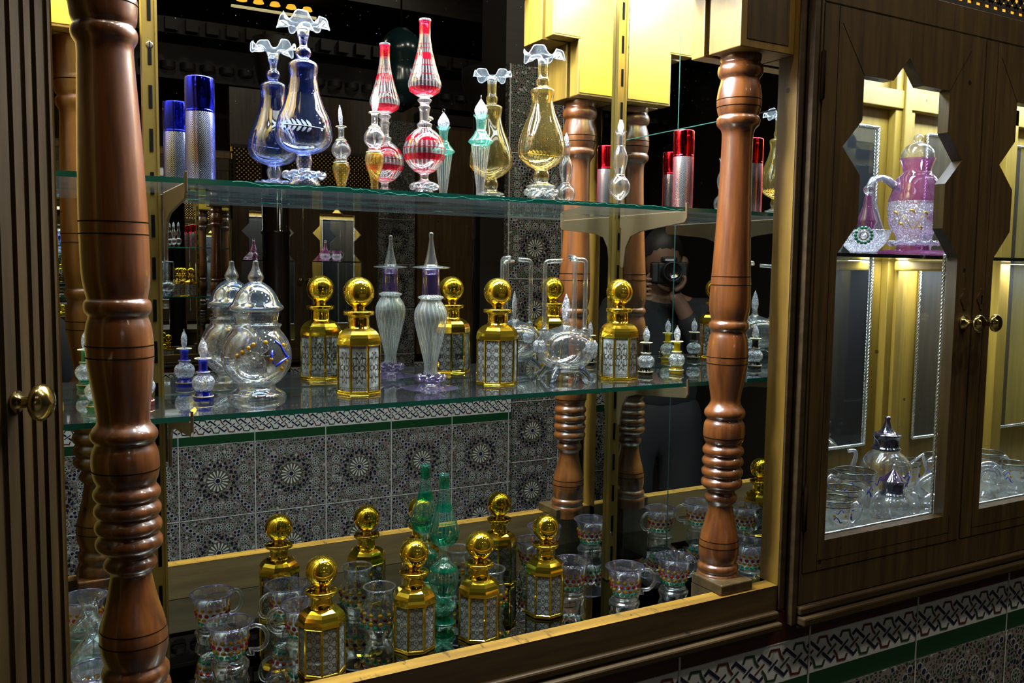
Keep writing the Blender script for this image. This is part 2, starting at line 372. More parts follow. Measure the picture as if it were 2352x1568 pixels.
def chevron(name, sheen):
    nt = NT(name); uv = nt.n('ShaderNodeSeparateXYZ', {0: nt.n('ShaderNodeTexCoord').outputs['UV']})
    U, V = uv.outputs[0], uv.outputs[1]
    fr = nt.math('FRACT', nt.math('MULTIPLY', U, 6.0)); tri = nt.math('ABSOLUTE', nt.math('SUBTRACT', fr, .5))
    row = nt.math('FLOOR', nt.math('MULTIPLY', V, 1/.0118))
    off = nt.math('MULTIPLY', nt.math('MODULO', row, 2.0), 1.0)
    t2 = nt.math('ABSOLUTE', nt.math('SUBTRACT', nt.math('FRACT', nt.math('MULTIPLY_ADD', off, .5, nt.math('MULTIPLY', U, 6.0))), .5))
    ph = nt.math('ADD', nt.math('MULTIPLY', V, 1/.00265), nt.math('MULTIPLY', t2, 7.6))
    m = nt.math('LESS_THAN', nt.math('FRACT', ph), .50)
    fe = nt.math('POWER', facing(nt), 1.2)
    a = principled(nt, color=nt.mixc(fe, (.62,.66,.66,1), c4(sheen)), metal=.8, rough=.22)  # edge sheen mixed into both stripe colours by viewing angle
    b = principled(nt, color=nt.mixc(fe, (.006,.008,.010,1), c4(sheen, .35)), rough=.25)
    base = nt.mixs(m, a, b)
    gl = nt.n('ShaderNodeBsdfGlossy', {'Color': c4(sheen), 'Roughness': .12}).outputs[0]
    f = nt.math('MULTIPLY_ADD', nt.math('POWER', facing(nt), 1.1), .85, .10)
    return nt.done(nt.mixs(f, base, gl))
CHEV_B = chevron('blue_chevron_sleeve', (.10,.14,1.0)); CHEV_R = chevron('red_chevron_sleeve', (.95,.10,.14))
LACQ = plain('black_lacquer', (.012,.008,.006), .07, coat=.6)
E_AMB = plain('amber_glow', (.5,.28,.02), .5, emit=(1.0,.50,.04,1), estr=.9)
E_DIM = plain('dim_ceiling_glow', (.3,.25,.12), .5, emit=(.9,.75,.35,1), estr=.5)
LANT = plain('dark_teal_lantern', (.006,.020,.022), .2)
CARVE = wood('carved_dark_cedar', (.008,.005,.0025), (.022,.013,.006), 'x', .6, .0)
PLASTER = plain('dark_plaster', (.030,.022,.014), .8)
FLOORM = plain('dark_stone_floor', (.05,.045,.04), .3)
CLOTH = plain('black_cloth', (.006,.006,.007), .85)
SKIN = plain('skin', (.20,.105,.065), .5)
HAIR = plain('dark_hair', (.010,.007,.005), .55)
CAMB = plain('camera_black', (.010,.010,.011), .35)
LENS = plain('lens_glass', (.004,.004,.008), .03, coat=1.0)
SILV = plain('silver_mark', (.55,.55,.55), .4)
P={
'blue_vase':[(0.0112, 0.2326), (0.00698, 0.2053), (0.00571, 0.2018), (0.00508, 0.1883), (0.00509, 0.1815), (0.00848, 0.1796), (0.01061, 0.1742), (0.00807, 0.1686), (0.00679, 0.1672), (0.01273, 0.1643), (0.01784, 0.1609), (0.01869, 0.1572), (0.01742, 0.1488), (0.01701, 0.1426), (0.02022, 0.1238), (0.02665, 0.105), (0.03371, 0.0903), (0.03631, 0.0734), (0.03527, 0.065), (0.03206, 0.0583), (0.02354, 0.0513), (0.01284, 0.0481), (0.00856, 0.0471), (0.00984, 0.0429), (0.01071, 0.038), (0.00857, 0.0302), (0.00899, 0.027), (0.02358, 0.0238), (0.02401, 0.0223), (0.015, 0.0202), (0.01672, 0.0153), (0.02059, 0.01), (0.02145, 0.0)],
'amber_flacon':[(0.00782, 0.1103), (0.00491, 0.1084), (0.00447, 0.1048), (0.00447, 0.0938), (0.00671, 0.0923), (0.00805, 0.0916), (0.00671, 0.0903), (0.00895, 0.0881), (0.01342, 0.0817), (0.01478, 0.0758), (0.01343, 0.07), (0.00896, 0.0652), (0.00807, 0.0634), (0.00964, 0.0623), (0.00851, 0.0608), (0.0112, 0.0563), (0.01301, 0.0508), (0.01233, 0.0442), (0.0101, 0.0364), (0.00629, 0.0242), (0.00494, 0.0153), (0.00517, 0.0124), (0.00585, 0.0)],
'red_tower':[(0.00749, 0.2399), (0.00817, 0.2395), (0.00817, 0.2382), (0.00703, 0.2364), (0.00727, 0.2211), (0.00864, 0.2089), (0.01138, 0.1934), (0.01709, 0.1733), (0.02235, 0.1577), (0.02306, 0.1528), (0.02009, 0.1443), (0.01028, 0.138), (0.00685, 0.1366), (0.00685, 0.1353), (0.00982, 0.1335), (0.00982, 0.1313), (0.00686, 0.129), (0.00617, 0.1252), (0.00823, 0.1236), (0.00823, 0.1223), (0.0064, 0.1185), (0.00641, 0.1027), (0.01054, 0.1007), (0.01076, 0.0989), (0.0087, 0.0948), (0.01605, 0.0903), (0.02407, 0.0813), (0.02868, 0.07), (0.02939, 0.0643), (0.02801, 0.0553), (0.02298, 0.0451), (0.0138, 0.0364), (0.00644, 0.033), (0.00575, 0.0314), (0.00552, 0.0251), (0.00921, 0.0224), (0.01795, 0.0201), (0.01749, 0.0183), (0.01037, 0.0164), (0.0106, 0.011), (0.01428, 0.0064), (0.01476, 0.0)],
'green_flacon':[(0.01101, 0.1236), (0.01101, 0.1227), (0.00814, 0.1198), (0.00719, 0.1165), (0.00647, 0.1071), (0.00647, 0.1014), (0.00887, 0.1), (0.00887, 0.0985), (0.00959, 0.0964), (0.01799, 0.0862), (0.01799, 0.0848), (0.01391, 0.082), (0.01391, 0.0798), (0.01104, 0.0596), (0.00842, 0.0382), (0.00578, 0.0192), (0.00578, 0.0168), (0.0065, 0.0)],
'yellow_vase':[(0.02676, 0.2232), (0.00989, 0.2039), (0.00747, 0.1996), (0.00704, 0.1845), (0.00924, 0.1813), (0.00946, 0.177), (0.0088, 0.1731), (0.00749, 0.1709), (0.01211, 0.1688), (0.01718, 0.1662), (0.01762, 0.1636), (0.01565, 0.1532), (0.01544, 0.1467), (0.01942, 0.1316), (0.02761, 0.1121), (0.03363, 0.0946), (0.03543, 0.0794), (0.03435, 0.0706), (0.02991, 0.0641), (0.01996, 0.0558), (0.01109, 0.0518), (0.00932, 0.0499), (0.01154, 0.0455), (0.01221, 0.0411), (0.01022, 0.0345), (0.01066, 0.0308), (0.02221, 0.0268), (0.02312, 0.0251), (0.01334, 0.0229), (0.01556, 0.018), (0.02113, 0.0125), (0.02313, 0.0)],
'clear_flacon':[(0.00934, 0.1199), (0.00934, 0.1185), (0.00701, 0.1167), (0.00701, 0.1036), (0.00701, 0.1001), (0.00725, 0.0988), (0.00608, 0.0974), (0.00749, 0.0932), (0.01124, 0.084), (0.01195, 0.0767), (0.01079, 0.0679), (0.00798, 0.0575), (0.00634, 0.0529), (0.00868, 0.0517), (0.00868, 0.0503), (0.00939, 0.0485), (0.01456, 0.0436), (0.01762, 0.0343), (0.01505, 0.0239), (0.00823, 0.0169), (0.00565, 0.0146), (0.00565, 0.0111), (0.00612, 0.0)],
'jar_body':[(0.02863, 0.1088), (0.02786, 0.1077), (0.02579, 0.0981), (0.02674, 0.0958), (0.03113, 0.0947), (0.03171, 0.0932), (0.02961, 0.0916), (0.02906, 0.0876), (0.03441, 0.0819), (0.03942, 0.0733), (0.04286, 0.0637), (0.04367, 0.0521), (0.04256, 0.0425), (0.03891, 0.0338), (0.02878, 0.0213), (0.02264, 0.0178), (0.02208, 0.0155), (0.02401, 0.0126), (0.03457, 0.0068), (0.03649, 0.0024), (0.03614, -0.0019), (0.03364, 0.0)],
'jar_lid':[(0.00057, 0.1754), (0.00304, 0.1748), (0.0038, 0.1731), (0.0038, 0.1686), (0.0057, 0.1629), (0.00952, 0.1562), (0.01009, 0.1524), (0.00799, 0.1492), (0.00837, 0.1481), (0.01047, 0.1469), (0.0181, 0.1416), (0.02438, 0.1334), (0.02707, 0.1268), (0.02955, 0.122), (0.03394, 0.1172), (0.03435, 0.1153), (0.03282, 0.113), (0.02863, 0.1111)],
'purple_flacon':[(0.01258, 0.1668), (0.01216, 0.1655), (0.01196, 0.1508), (0.01219, 0.1341), (0.01177, 0.1307), (0.01808, 0.1286), (0.01829, 0.1269), (0.01389, 0.1244), (0.01683, 0.1194), (0.02211, 0.1105), (0.02359, 0.1015), (0.02297, 0.0941), (0.02088, 0.0835), (0.01585, 0.0623), (0.01121, 0.0432), (0.00931, 0.0347), (0.0089, 0.0266), (0.01017, 0.0209), (0.01102, 0.0166), (0.01272, 0.0113), (0.01314, 0.0081), (0.01399, 0.0059), (0.02121, 0.0027), (0.03712, -0.002), (0.03988, 0.0)],
'purple_stopper':[(0.00042, 0.2186), (0.00209, 0.2182), (0.00334, 0.2167), (0.00355, 0.2151), (0.00293, 0.2126), (0.00272, 0.2093), (0.00314, 0.2051), (0.00586, 0.1885), (0.00922, 0.1749), (0.00965, 0.1722), (0.01888, 0.1713), (0.02664, 0.1701), (0.02643, 0.169), (0.01888, 0.168), (0.01049, 0.1672), (0.01008, 0.1592), (0.00042, 0.1584)],
'mini':[(0.00929, 0.0533), (0.00966, 0.0527), (0.00743, 0.0518), (0.00539, 0.0507), (0.00502, 0.0445), (0.00539, 0.0372), (0.00744, 0.0363), (0.00893, 0.0355), (0.00744, 0.0346), (0.00595, 0.0335), (0.01023, 0.0309), (0.01341, 0.0264), (0.01378, 0.0222), (0.01266, 0.0174), (0.00895, 0.0127), (0.0082, 0.0106), (0.00969, 0.0084), (0.01156, 0.0057), (0.0123, 0.0046), (0.01156, 0.0037), (0.01211, 0.002), (0.01213, -0.0007), (0.01082, 0.0)],
'burner_body':[(0.00595, 0.0926), (0.0055, 0.0908), (0.00687, 0.0834), (0.01375, 0.0807), (0.02979, 0.0761), (0.04242, 0.065), (0.04708, 0.0501), (0.04367, 0.0351), (0.0322, 0.0223), (0.02185, 0.0182), (0.02072, 0.0161)],
'green_tower':[(0.00693, 0.2257), (0.0076, 0.2248), (0.0076, 0.223), (0.00671, 0.2211), (0.00717, 0.2063), (0.00807, 0.2006), (0.00897, 0.1914), (0.01077, 0.18), (0.01483, 0.1662), (0.02138, 0.1478), (0.02318, 0.1381), (0.02162, 0.1293), (0.01803, 0.1228), (0.01014, 0.1182), (0.00812, 0.1166), (0.00857, 0.1149), (0.00541, 0.1126), (0.00496, 0.1085), (0.00542, 0.1003), (0.00993, 0.098), (0.01039, 0.0957), (0.00768, 0.0931), (0.01355, 0.0899), (0.01989, 0.0829), (0.02307, 0.0713), (0.02264, 0.0596), (0.01948, 0.0456), (0.0127, 0.0374), (0.00907, 0.0339), (0.00862, 0.0292), (0.01361, 0.0233), (0.01726, 0.0198), (0.01499, 0.0163), (0.01135, 0.0141), (0.01273, 0.008), (0.01683, 0.001), (0.0191, -0.0049), (0.0191, 0.0)],
'cup':[(0.02934, 0.0691), (0.03003, 0.068), (0.02899, 0.0666), (0.02619, 0.0611), (0.02446, 0.0548), (0.02273, 0.0441), (0.02063, 0.0352), (0.01855, 0.0289), (0.01645, 0.0253), (0.01505, 0.0226), (0.0161, 0.0205), (0.02065, 0.0187), (0.02135, 0.0169), (0.021, 0.0155), (0.02364, 0.014), (0.02487, 0.0119), (0.02417, 0.0092), (0.02189, 0.0)],
'dot_jar':[(0.02198, 0.0776), (0.0225, 0.0765), (0.02172, 0.0749), (0.02043, 0.0696), (0.01941, 0.063), (0.01967, 0.0577), (0.02201, 0.0524), (0.0246, 0.0444), (0.02592, 0.0351), (0.0249, 0.0244), (0.02205, 0.0151), (0.01947, 0.0084), (0.01817, 0.0051), (0.01947, 0.0034), (0.02155, 0.002), (0.02207, 0.001), (0.02077, 0.0)],
'pink_pot':[(0.03077, 0.1727), (0.03041, 0.1714), (0.02717, 0.1628), (0.02447, 0.1539), (0.02447, 0.1486), (0.02721, 0.1441), (0.03446, 0.1378), (0.03847, 0.1271), (0.04086, 0.1163), (0.04361, 0.1082), (0.04637, 0.0983), (0.04697, 0.0803), (0.04554, 0.0623), (0.04195, 0.0478), (0.03466, 0.0406), (0.03103, 0.0352), (0.0292, 0.0)],
'pink_lid':[(0.00054, 0.2169), (0.00542, 0.2159), (0.00939, 0.21), (0.00723, 0.2038), (0.0065, 0.2017), (0.01626, 0.1985), (0.02531, 0.1896), (0.02858, 0.1807), (0.0286, 0.1727), (0.02534, 0.17), (0.00036, 0.1696)],
'clear_pot':[(0.02421, 0.1017), (0.02312, 0.0999), (0.03303, 0.0927), (0.04407, 0.0793), (0.04743, 0.0614), (0.04528, 0.0434), (0.03757, 0.0276), (0.03096, 0.0186), (0.03096, 0.0)],
'clear_lid':[(0.00044, 0.1658), (0.00395, 0.1649), (0.0057, 0.1614), (0.00395, 0.1574), (0.00615, 0.1507), (0.01098, 0.1396), (0.01867, 0.1329), (0.02594, 0.1325), (0.02594, 0.1289), (0.02286, 0.1249), (0.02287, 0.1117), (0.02377, 0.1084), (0.02685, 0.1062), (0.02641, 0.1028), (0.02201, 0.1012), (0.00044, 0.1006)],
'small_pot':[(0.02002, 0.0276), (0.01896, 0.0259), (0.02318, 0.0211), (0.02954, 0.0082), (0.02744, -0.007), (0.02112, -0.0156), (0.02007, 0.0)],
'small_lid':[(0.00063, 0.0866), (0.0042, 0.0855), (0.00546, 0.0823), (0.00336, 0.0781), (0.0042, 0.0748), (0.01261, 0.0684), (0.02061, 0.0577), (0.0204, 0.0523), (0.01789, 0.047), (0.01727, 0.0351), (0.02106, 0.0308), (0.02107, 0.028), (0.01896, 0.0265), (0.00042, 0.0263)],
'rim_cup':[(0.02605, 0.0517), (0.02684, 0.0493), (0.02565, 0.0467), (0.02528, 0.0378), (0.0237, 0.0258), (0.02174, 0.0138), (0.01976, 0.0)],
}
PR= [(0.03001, 1.7633), (0.03001, 1.7565), (0.02811, 1.7527), (0.03195, 1.7477), (0.03325, 1.7415), (0.03197, 1.734), (0.02814, 1.7302), (0.02752, 1.7277), (0.03074, 1.7164), (0.03269, 1.7026), (0.03269, 1.6945), (0.03207, 1.6863), (0.02953, 1.6775), (0.02825, 1.6749), (0.03145, 1.6724), (0.03212, 1.668), (0.03084, 1.6623), (0.027, 1.6585), (0.02315, 1.6535), (0.02252, 1.6408), (0.02324, 1.59), (0.02529, 1.526), (0.02732, 1.4744), (0.02934, 1.4354), (0.03071, 1.4028), (0.03008, 1.3884), (0.02748, 1.3767), (0.0262, 1.3721), (0.02947, 1.3688), (0.03013, 1.3635), (0.02884, 1.3596), (0.02491, 1.3557), (0.0282, 1.3491), (0.03085, 1.3306), (0.0309, 1.3108), (0.02961, 1.2976), (0.02636, 1.2777), (0.02242, 1.2565), (0.02178, 1.2498), (0.02508, 1.2431), (0.03038, 1.2365), (0.03106, 1.2311), (0.02908, 1.2264), (0.02511, 1.2231), (0.02976, 1.2178), (0.03109, 1.2097), (0.03111, 1.1977), (0.02914, 1.1896), (0.0265, 1.1863), (0.02652, 1.1829), (0.03049, 1.1789), (0.03116, 1.1748), (0.03052, 1.1708), (0.02654, 1.1668), (0.02654, 1.1664), (0.03052, 1.1624), (0.0312, 1.1583), (0.03054, 1.1543), (0.02656, 1.1502), (0.02656, 1.1499), (0.03056, 1.1459), (0.03123, 1.1418), (0.03056, 1.1378), (0.0266, 1.1337), (0.0266, 1.1334), (0.03058, 1.1293), (0.03125, 1.1252), (0.03061, 1.1212), (0.02662, 1.1171), (0.02196, 1.1154), (0.01998, 1.11), (0.02397, 1.1059), (0.02464, 1.1012), (0.02266, 1.0964), (0.01866, 1.0924), (0.01867, 1.0862), (0.02269, 1.0658), (0.02943, 1.0405), (0.03079, 1.0269), (0.03014, 1.0131), (0.02748, 1.0042), (0.02681, 1.0015), (0.03084, 0.9987), (0.03153, 0.9939), (0.03019, 0.9898), (0.02885, 0.9877), (0.03153, 0.9856), (0.03223, 0.9801), (0.03155, 0.9732), (0.03158, 0.9649)]
PL= [(0.03179, 1.717), (0.03182, 1.7094), (0.0327, 1.7073), (0.03186, 1.6959), (0.03059, 1.6866), (0.02753, 1.6823), (0.03059, 1.6798), (0.0315, 1.6747), (0.03062, 1.6695), (0.02803, 1.6653), (0.02628, 1.6619), (0.02721, 1.6405), (0.02907, 1.6018), (0.03097, 1.5584), (0.03244, 1.5146), (0.03296, 1.4882), (0.03303, 1.4749), (0.03311, 1.4482), (0.03273, 1.4304), (0.03053, 1.417), (0.02873, 1.4093), (0.03146, 1.408), (0.03281, 1.4035), (0.03236, 1.3972), (0.02969, 1.3936), (0.02834, 1.3913), (0.03153, 1.3832), (0.03292, 1.3674), (0.03299, 1.3515), (0.03167, 1.3356), (0.02811, 1.3082), (0.0259, 1.2876), (0.02593, 1.2807), (0.03002, 1.2761), (0.03324, 1.2715), (0.03324, 1.2659), (0.031, 1.2622), (0.02827, 1.2594), (0.03191, 1.253), (0.03332, 1.2437), (0.03335, 1.2344), (0.03202, 1.2228), (0.02927, 1.2181), (0.02885, 1.2149), (0.03251, 1.2107), (0.03346, 1.2065), (0.03255, 1.2023), (0.02888, 1.198), (0.02888, 1.1973), (0.03258, 1.1931), (0.0335, 1.1889), (0.03258, 1.1847), (0.02894, 1.1805), (0.02894, 1.1798), (0.03262, 1.1755), (0.03357, 1.1713), (0.03265, 1.1671), (0.02897, 1.1628), (0.02897, 1.1621), (0.03269, 1.1579), (0.03361, 1.1536), (0.03272, 1.1494), (0.02904, 1.1451), (0.02304, 1.1416), (0.02215, 1.1383), (0.02584, 1.134), (0.02676, 1.1293), (0.02448, 1.125), (0.02032, 1.1217), (0.02081, 1.1145), (0.02595, 1.0883), (0.03251, 1.0644), (0.0344, 1.0499), (0.03354, 1.0355), (0.02985, 1.0234), (0.02891, 1.021), (0.03361, 1.0161), (0.03455, 1.0103), (0.03272, 1.004), (0.03085, 1.0016), (0.03458, 0.9977), (0.03556, 0.987), (0.03513, 0.9821)]
CAM = Vector((-.9998, -1.2, 1.4453))
def cam_ang(x, y): return math.atan2(CAM.y - y, CAM.x - x)
def rad(prof, z):
    for (r0, z0), (r1, z1) in zip(prof, prof[1:]):
        if min(z0, z1) <= z <= max(z0, z1) and abs(z1 - z0) > 1e-6:
            return r0 + (r1 - r0) * (z - z0) / (z1 - z0)
    return prof[-1][0]
def cut(prof, za, zb):
    """the part of a profile between two heights (profiles run downward)"""
    out = [(rad(prof, zb), zb)] if zb < prof[0][1] else []
    out += [p for p in prof if za < p[1] < zb or (zb >= prof[0][1] and p[1] == prof[0][1])]
    if za > prof[-1][1]: out.append((rad(prof, za), za))
    else: out.append(prof[-1])
    return [p for i, p in enumerate(out) if i == 0 or p != out[i-1]]
def smooth_prof(p, it=1):
    """corner cutting, keeps the ends"""
    for _ in range(it):
        q = [p[0]]
        for a, b in zip(p, p[1:]):
            q += [(a[0]*.75+b[0]*.25, a[1]*.75+b[1]*.25), (a[0]*.25+b[0]*.75, a[1]*.25+b[1]*.75)]
        p = q + [p[-1]]
    return p
def L(name, prof, mat, par, n=48, sm=1, caps=(0,0), mod=None):
    pr = smooth_prof(prof, sm) if sm else prof
    return MB().lathe(pr, n, cap0=caps[0], cap1=caps[1], mod=mod).build(name, mat, par)
def ruffle(name, R, z, r, k, mat, par, amp=.10, az=.0022):
    m = 72; pts = []
    for i in range(m + 1):
        t = 2*PI*i/m; q = R * (1 + amp*math.cos(k*t))
        pts.append((q*math.cos(t), q*math.sin(t), z + az*math.sin(k*t)))
    return MB().tube(pts, r, 8, cap=False).build(name, mat, par)
def leafmesh(z0, h, r, flat=.4, ang=0.0, tip=True, twist=0.0):
    mb = MB(); n = 20; m = 14; pr = []
    for j in range(m + 1):
        t = j / m; q = math.sin(PI * min(t * .93 + .07, 1)) ** .8 * (1 - .30 * t) * 1.12
        pr.append((max(r * q, .0005), z0 + h * t))
    mb.lathe(pr, n, cap0=True, cap1=True)
    ca, sa = math.cos(ang), math.sin(ang); vv = []
    for x, y, z in mb.v:
        y *= flat; a = twist * (z - z0) / h
        x, y = x*math.cos(a) - y*math.sin(a), x*math.sin(a) + y*math.cos(a)
        vv.append((x*ca - y*sa, x*sa + y*ca, z))
    mb.v = vv
    return mb

# ------------------------------------------------------------------ the room
struct(MB().box(-3.2, 3.2, -5.0, .6, -.05, 0), 'floor', FLOORM)
struct(MB().box(-3.2, 3.2, -5.0, .6, 3.2, 3.25), 'ceiling', PLASTER)
struct(MB().box(-3.2, 3.2, .35, .45, 0, 3.2), 'wall_back', PLASTER)
struct(MB().box(-3.2, 3.2, -4.25, -4.15, 0, 3.2), 'wall_front', PLASTER)
struct(MB().box(-3.25, -3.2, -4.2, .4, 0, 3.2), 'wall_left', PLASTER)
struct(MB().box(3.2, 3.25, -4.2, .4, 0, 3.2), 'wall_right', PLASTER)

TW = .265
def tile_grid(mb, x0, x1, z0, z1, Y, s, seam, ztop, depth=.03, mats=(0,1,2,3,4)):
    """square mosaic tiles with a rosette, dots and grout on a wall facing s (-1: -Y)"""
    e = .0007 * s
    mb.box(x0, x1, Y, Y - depth * s, z0, z1, 0)
    fn = lambda k: (lambda u, v: (u, Y + e * k, v))
    g = .0016
    i0 = math.floor((x0 - seam) / TW) - 1; i1 = math.ceil((x1 - seam) / TW) + 1
    j1 = math.ceil((ztop - z0) / TW) + 1
    def poly(pts, k, m):
        pts = [(min(max(a, x0), x1), min(max(b, z0), z1)) for a, b in pts]
        f = fn(k); vs = [f(a, b) for a, b in pts]
        mb.add(vs, [list(range(len(vs)))], m)
    for i in range(i0, i1 + 1):
        xs = seam + i * TW
        if x0 < xs < x1: poly([(xs-g, z0), (xs+g, z0), (xs+g, z1), (xs-g, z1)], 3, 1)
    for j in range(0, j1 + 1):
        zz = ztop - j * TW
        if z0 < zz < z1: poly([(x0, zz-g), (x1, zz-g), (x1, zz+g), (x0, zz+g)], 3, 1)
    for i in range(i0, i1):
        for j in range(0, j1):
            cx = seam + (i + .5) * TW; cz = ztop - (j + .5) * TW
            if cx < x0 - .08 or cx > x1 + .08 or cz < z0 - .10: continue
            def circ(a, b, r, n=8, a0=0.0): return [(a + r*math.cos(a0 + 2*PI*q/n), b + r*math.sin(a0 + 2*PI*q/n)) for q in range(n)]
            inside = lambda a, b, r: x0 + r < a < x1 - r and z0 + r < b < z1 - r
            if inside(cx, cz, .042):
                poly(circ(cx, cz, .041, 32), 1, 6)
                for q in range(16):
                    a = 2*PI*q/16; ca, sa = math.cos(a), math.sin(a)
                    pt = lambda r, t: (cx + r*ca - t*sa, cz + r*sa + t*ca)
                    poly([pt(.012, 0), pt(.020, .0018), pt(.035, .0030), pt(.039, 0), pt(.035, -.0030), pt(.020, -.0018)], 2, 1)
                poly(circ(cx, cz, .011, 12), 2, 1); poly(circ(cx, cz, .009, 8), 2.5, 2)
            for q in range(16):
                a = 2*PI*(q + .5)/16
                for rr, r2, m in ((.056, .0060, 3), (.067, .0050, 2)):
                    a2 = a + (PI/16 if rr > .06 else 0)
                    p = (cx + rr*math.cos(a2), cz + rr*math.sin(a2))
                    if inside(*p, r2): poly(circ(*p, r2, 6, a2), 2, m)
            for q in range(16):
                a = 2*PI*q/16; rr = .094 if q % 2 == 0 else .100
                if q % 4 == 2: continue
                p = (cx + rr*math.cos(a), cz + rr*math.sin(a))
                if not inside(*p, .017): continue
                poly(circ(*p, .0150, 10), 1, 5); poly(circ(*p, .0042, 6), 2, 4 if q % 2 else 3)
                for w in range(8):
                    b2 = 2*PI*w/8; p2 = (p[0] + .0098*math.cos(b2), p[1] + .0098*math.sin(b2)); poly(circ(*p2, .0029, 5, b2), 2, 2 if (w + q) % 2 else 4)
            for q in range(4):
                a = PI/4 + q*PI/2
                for d, off in ((.090, -.09), (.090, .09), (.101, 0), (.118, 0), (.135, 0), (.152, 0), (.169, 0)):
                    p = (cx + d*math.cos(a + off), cz + d*math.sin(a + off))
                    if inside(*p, .006): poly(circ(*p, .0088, 6, a), 1, 5); poly(circ(*p, .0058, 6, a), 2, 2)
    return mb
def interlace(mb, x0, x1, zb, h, Y, s, seam):
    """white border band with an over-and-under strapwork of red, green and navy"""
    e = .0008 * s; mb.box(x0, x1, Y, Y - .02 * s, zb, zb + h, 0)
    p = TW / 5; f = lambda u, v: (u, Y + e, v); fo = lambda u, v: (u, Y + e * .5, v)
    k = math.floor((x0 - seam) / p) - 1
    while seam + k * p < x1 + p:
        cx = seam + (k + .34) * p; col = 2 if k % 2 == 0 else 3
        arch = [(0,.72), (.08,.865), (.40,.845), (.47,.68), (.61,.54)]
        navy = [(-.44,.70), (-.29,.80), (.11,.53)]
        for line, m, w in ((arch, col, .0039), (navy, 1, .0052)):
            for flip in (0, 1):
                pts = [(cx + (.34 - a if flip else a) * p, zb + (.97 - b if flip else b) * h) for a, b in line]
                if all(x0 < a < x1 for a, b in pts): mb.strip(pts, w, f, (5 - m if m != 1 else 1) if flip else m)
        for line, m in (([(-.53,.37), (-.17,.58)], col), ([(0,.38), (.36,.595)], 1)):
            pts = [(cx + a * p, zb + b * h) for a, b in line]
            if all(x0 < a < x1 for a, b in pts): mb.strip(pts, .0034, f, m)
        k += 1
    i = math.ceil((x0 - seam) / TW)
    while seam + i * TW < x1:
        xs = seam + i * TW; mb.box(xs - .0018, xs + .0018, Y + e * 1.5, Y, zb, zb + h, 4); i += 1
    mb.box(x0, x1, Y + e, Y, zb + h - .0012, zb + h, 4)
    return mb
def dado(n0, x0, x1, Y, s, seam, zoff=0.0):
    z = zoff
    struct(tile_grid(MB(), x0, x1, 0, .777 + z, Y, s, seam, .777 + z), 'wall_' + n0, [T_ZEL, T_WHITE, T_NAVY, T_BLACK, T_GREEN, T_GREY, T_DISC])
    struct(interlace(MB(), x0, x1, .812 + z, .064, Y, s, seam), 'trim_%d' % (NTR[0] + 1), [T_WHITE, T_NAVY, T_RUST, T_PINE, T_GROUT])
    mb = MB(); mb.box(x0, x1, Y, Y - .02 * s, .780 + z, .811 + z, 0); mb.box(x0, x1, Y - .001*s, Y - .02 * s, .777 + z, .780 + z, 1); mb.box(x0, x1, Y - .001*s, Y - .02*s, .811 + z, .812 + z, 1)
    xs = seam + math.ceil((x0 - seam) / TW) * TW
    xs0 = xs
    while xs < x1: mb.box(xs - .0018, xs + .0018, Y + .001*s, Y - .001 * s, .777 + z, .812 + z, 1); xs += TW
    struct(mb, 'trim_%d' % (NTR[0] + 2), [T_GREEN, T_GROUT])
    mb = MB(); mb.box(x0, x1, Y, Y - .02 * s, .877 + z, .925 + z, 0); xs = xs0
    while xs < x1: mb.box(xs - .0018, xs + .0018, Y + .001*s, Y - .001 * s, .876 + z, .925 + z, 1); xs += TW
    struct(mb, 'trim_%d' % (NTR[0] + 3), [T_MAROON, T_GROUT]); NTR[0] += 3
NTR = [0]
dado('back_tiles', -1.6, 1.3, -.268, -1, .0715)
dado('front_tiles', -1.6, 1.9, -3.70, 1, .13)
# low counter in the aisle with the same tiling, and a tiled pier
dado('counter_tiles', -1.4, .80, -2.0, 1, -.006, zoff=.03)
struct(tile_grid(MB(), .80, 1.08, 0, 2.3, -2.05, 1, .805, 1.67 + TW), 'wall_pier_tiles', [T_ZEL, T_WHITE, T_NAVY, T_BLACK, T_GREEN, T_GREY, T_DISC])
struct(MB().box(.80, 1.08, -2.30, -2.08, 0, 3.2), 'wall_pier_core', CARVE)
struct(tile_grid(MB(), .83, 1.06, 0, 2.3, -3.66, 1, .81, 1.465 + TW), 'wall_strip_tiles', [T_ZEL, T_WHITE, T_NAVY, T_BLACK, T_GREEN, T_GREY, T_DISC])
ct = thing('counter', 'low dark wooden counter top over white interlace tiles in the aisle', 'counter', (-.3, -2.25, 0))
MB().box(-1.4, .80, -2.5, -1.99, .955, .985).build('worktop', W_DARKX, ct, bevel=.004, world=ct.location)
MB().box(-1.39, .79, -2.48, -2.035, 0, .955).build('base', W_DARKX, ct, world=ct.location)

# ------------------------------------------------------------------ display case
DC = (-.49, -.12, .93)
dc = thing('display_case', 'open mirrored wooden display case with turned pillars and glass shelves', 'display case', DC)
def dcp(mb, name, mats, par=None, bevel=0.0): return mb.build(name, mats, par or dc, bevel=bevel, world=DC)
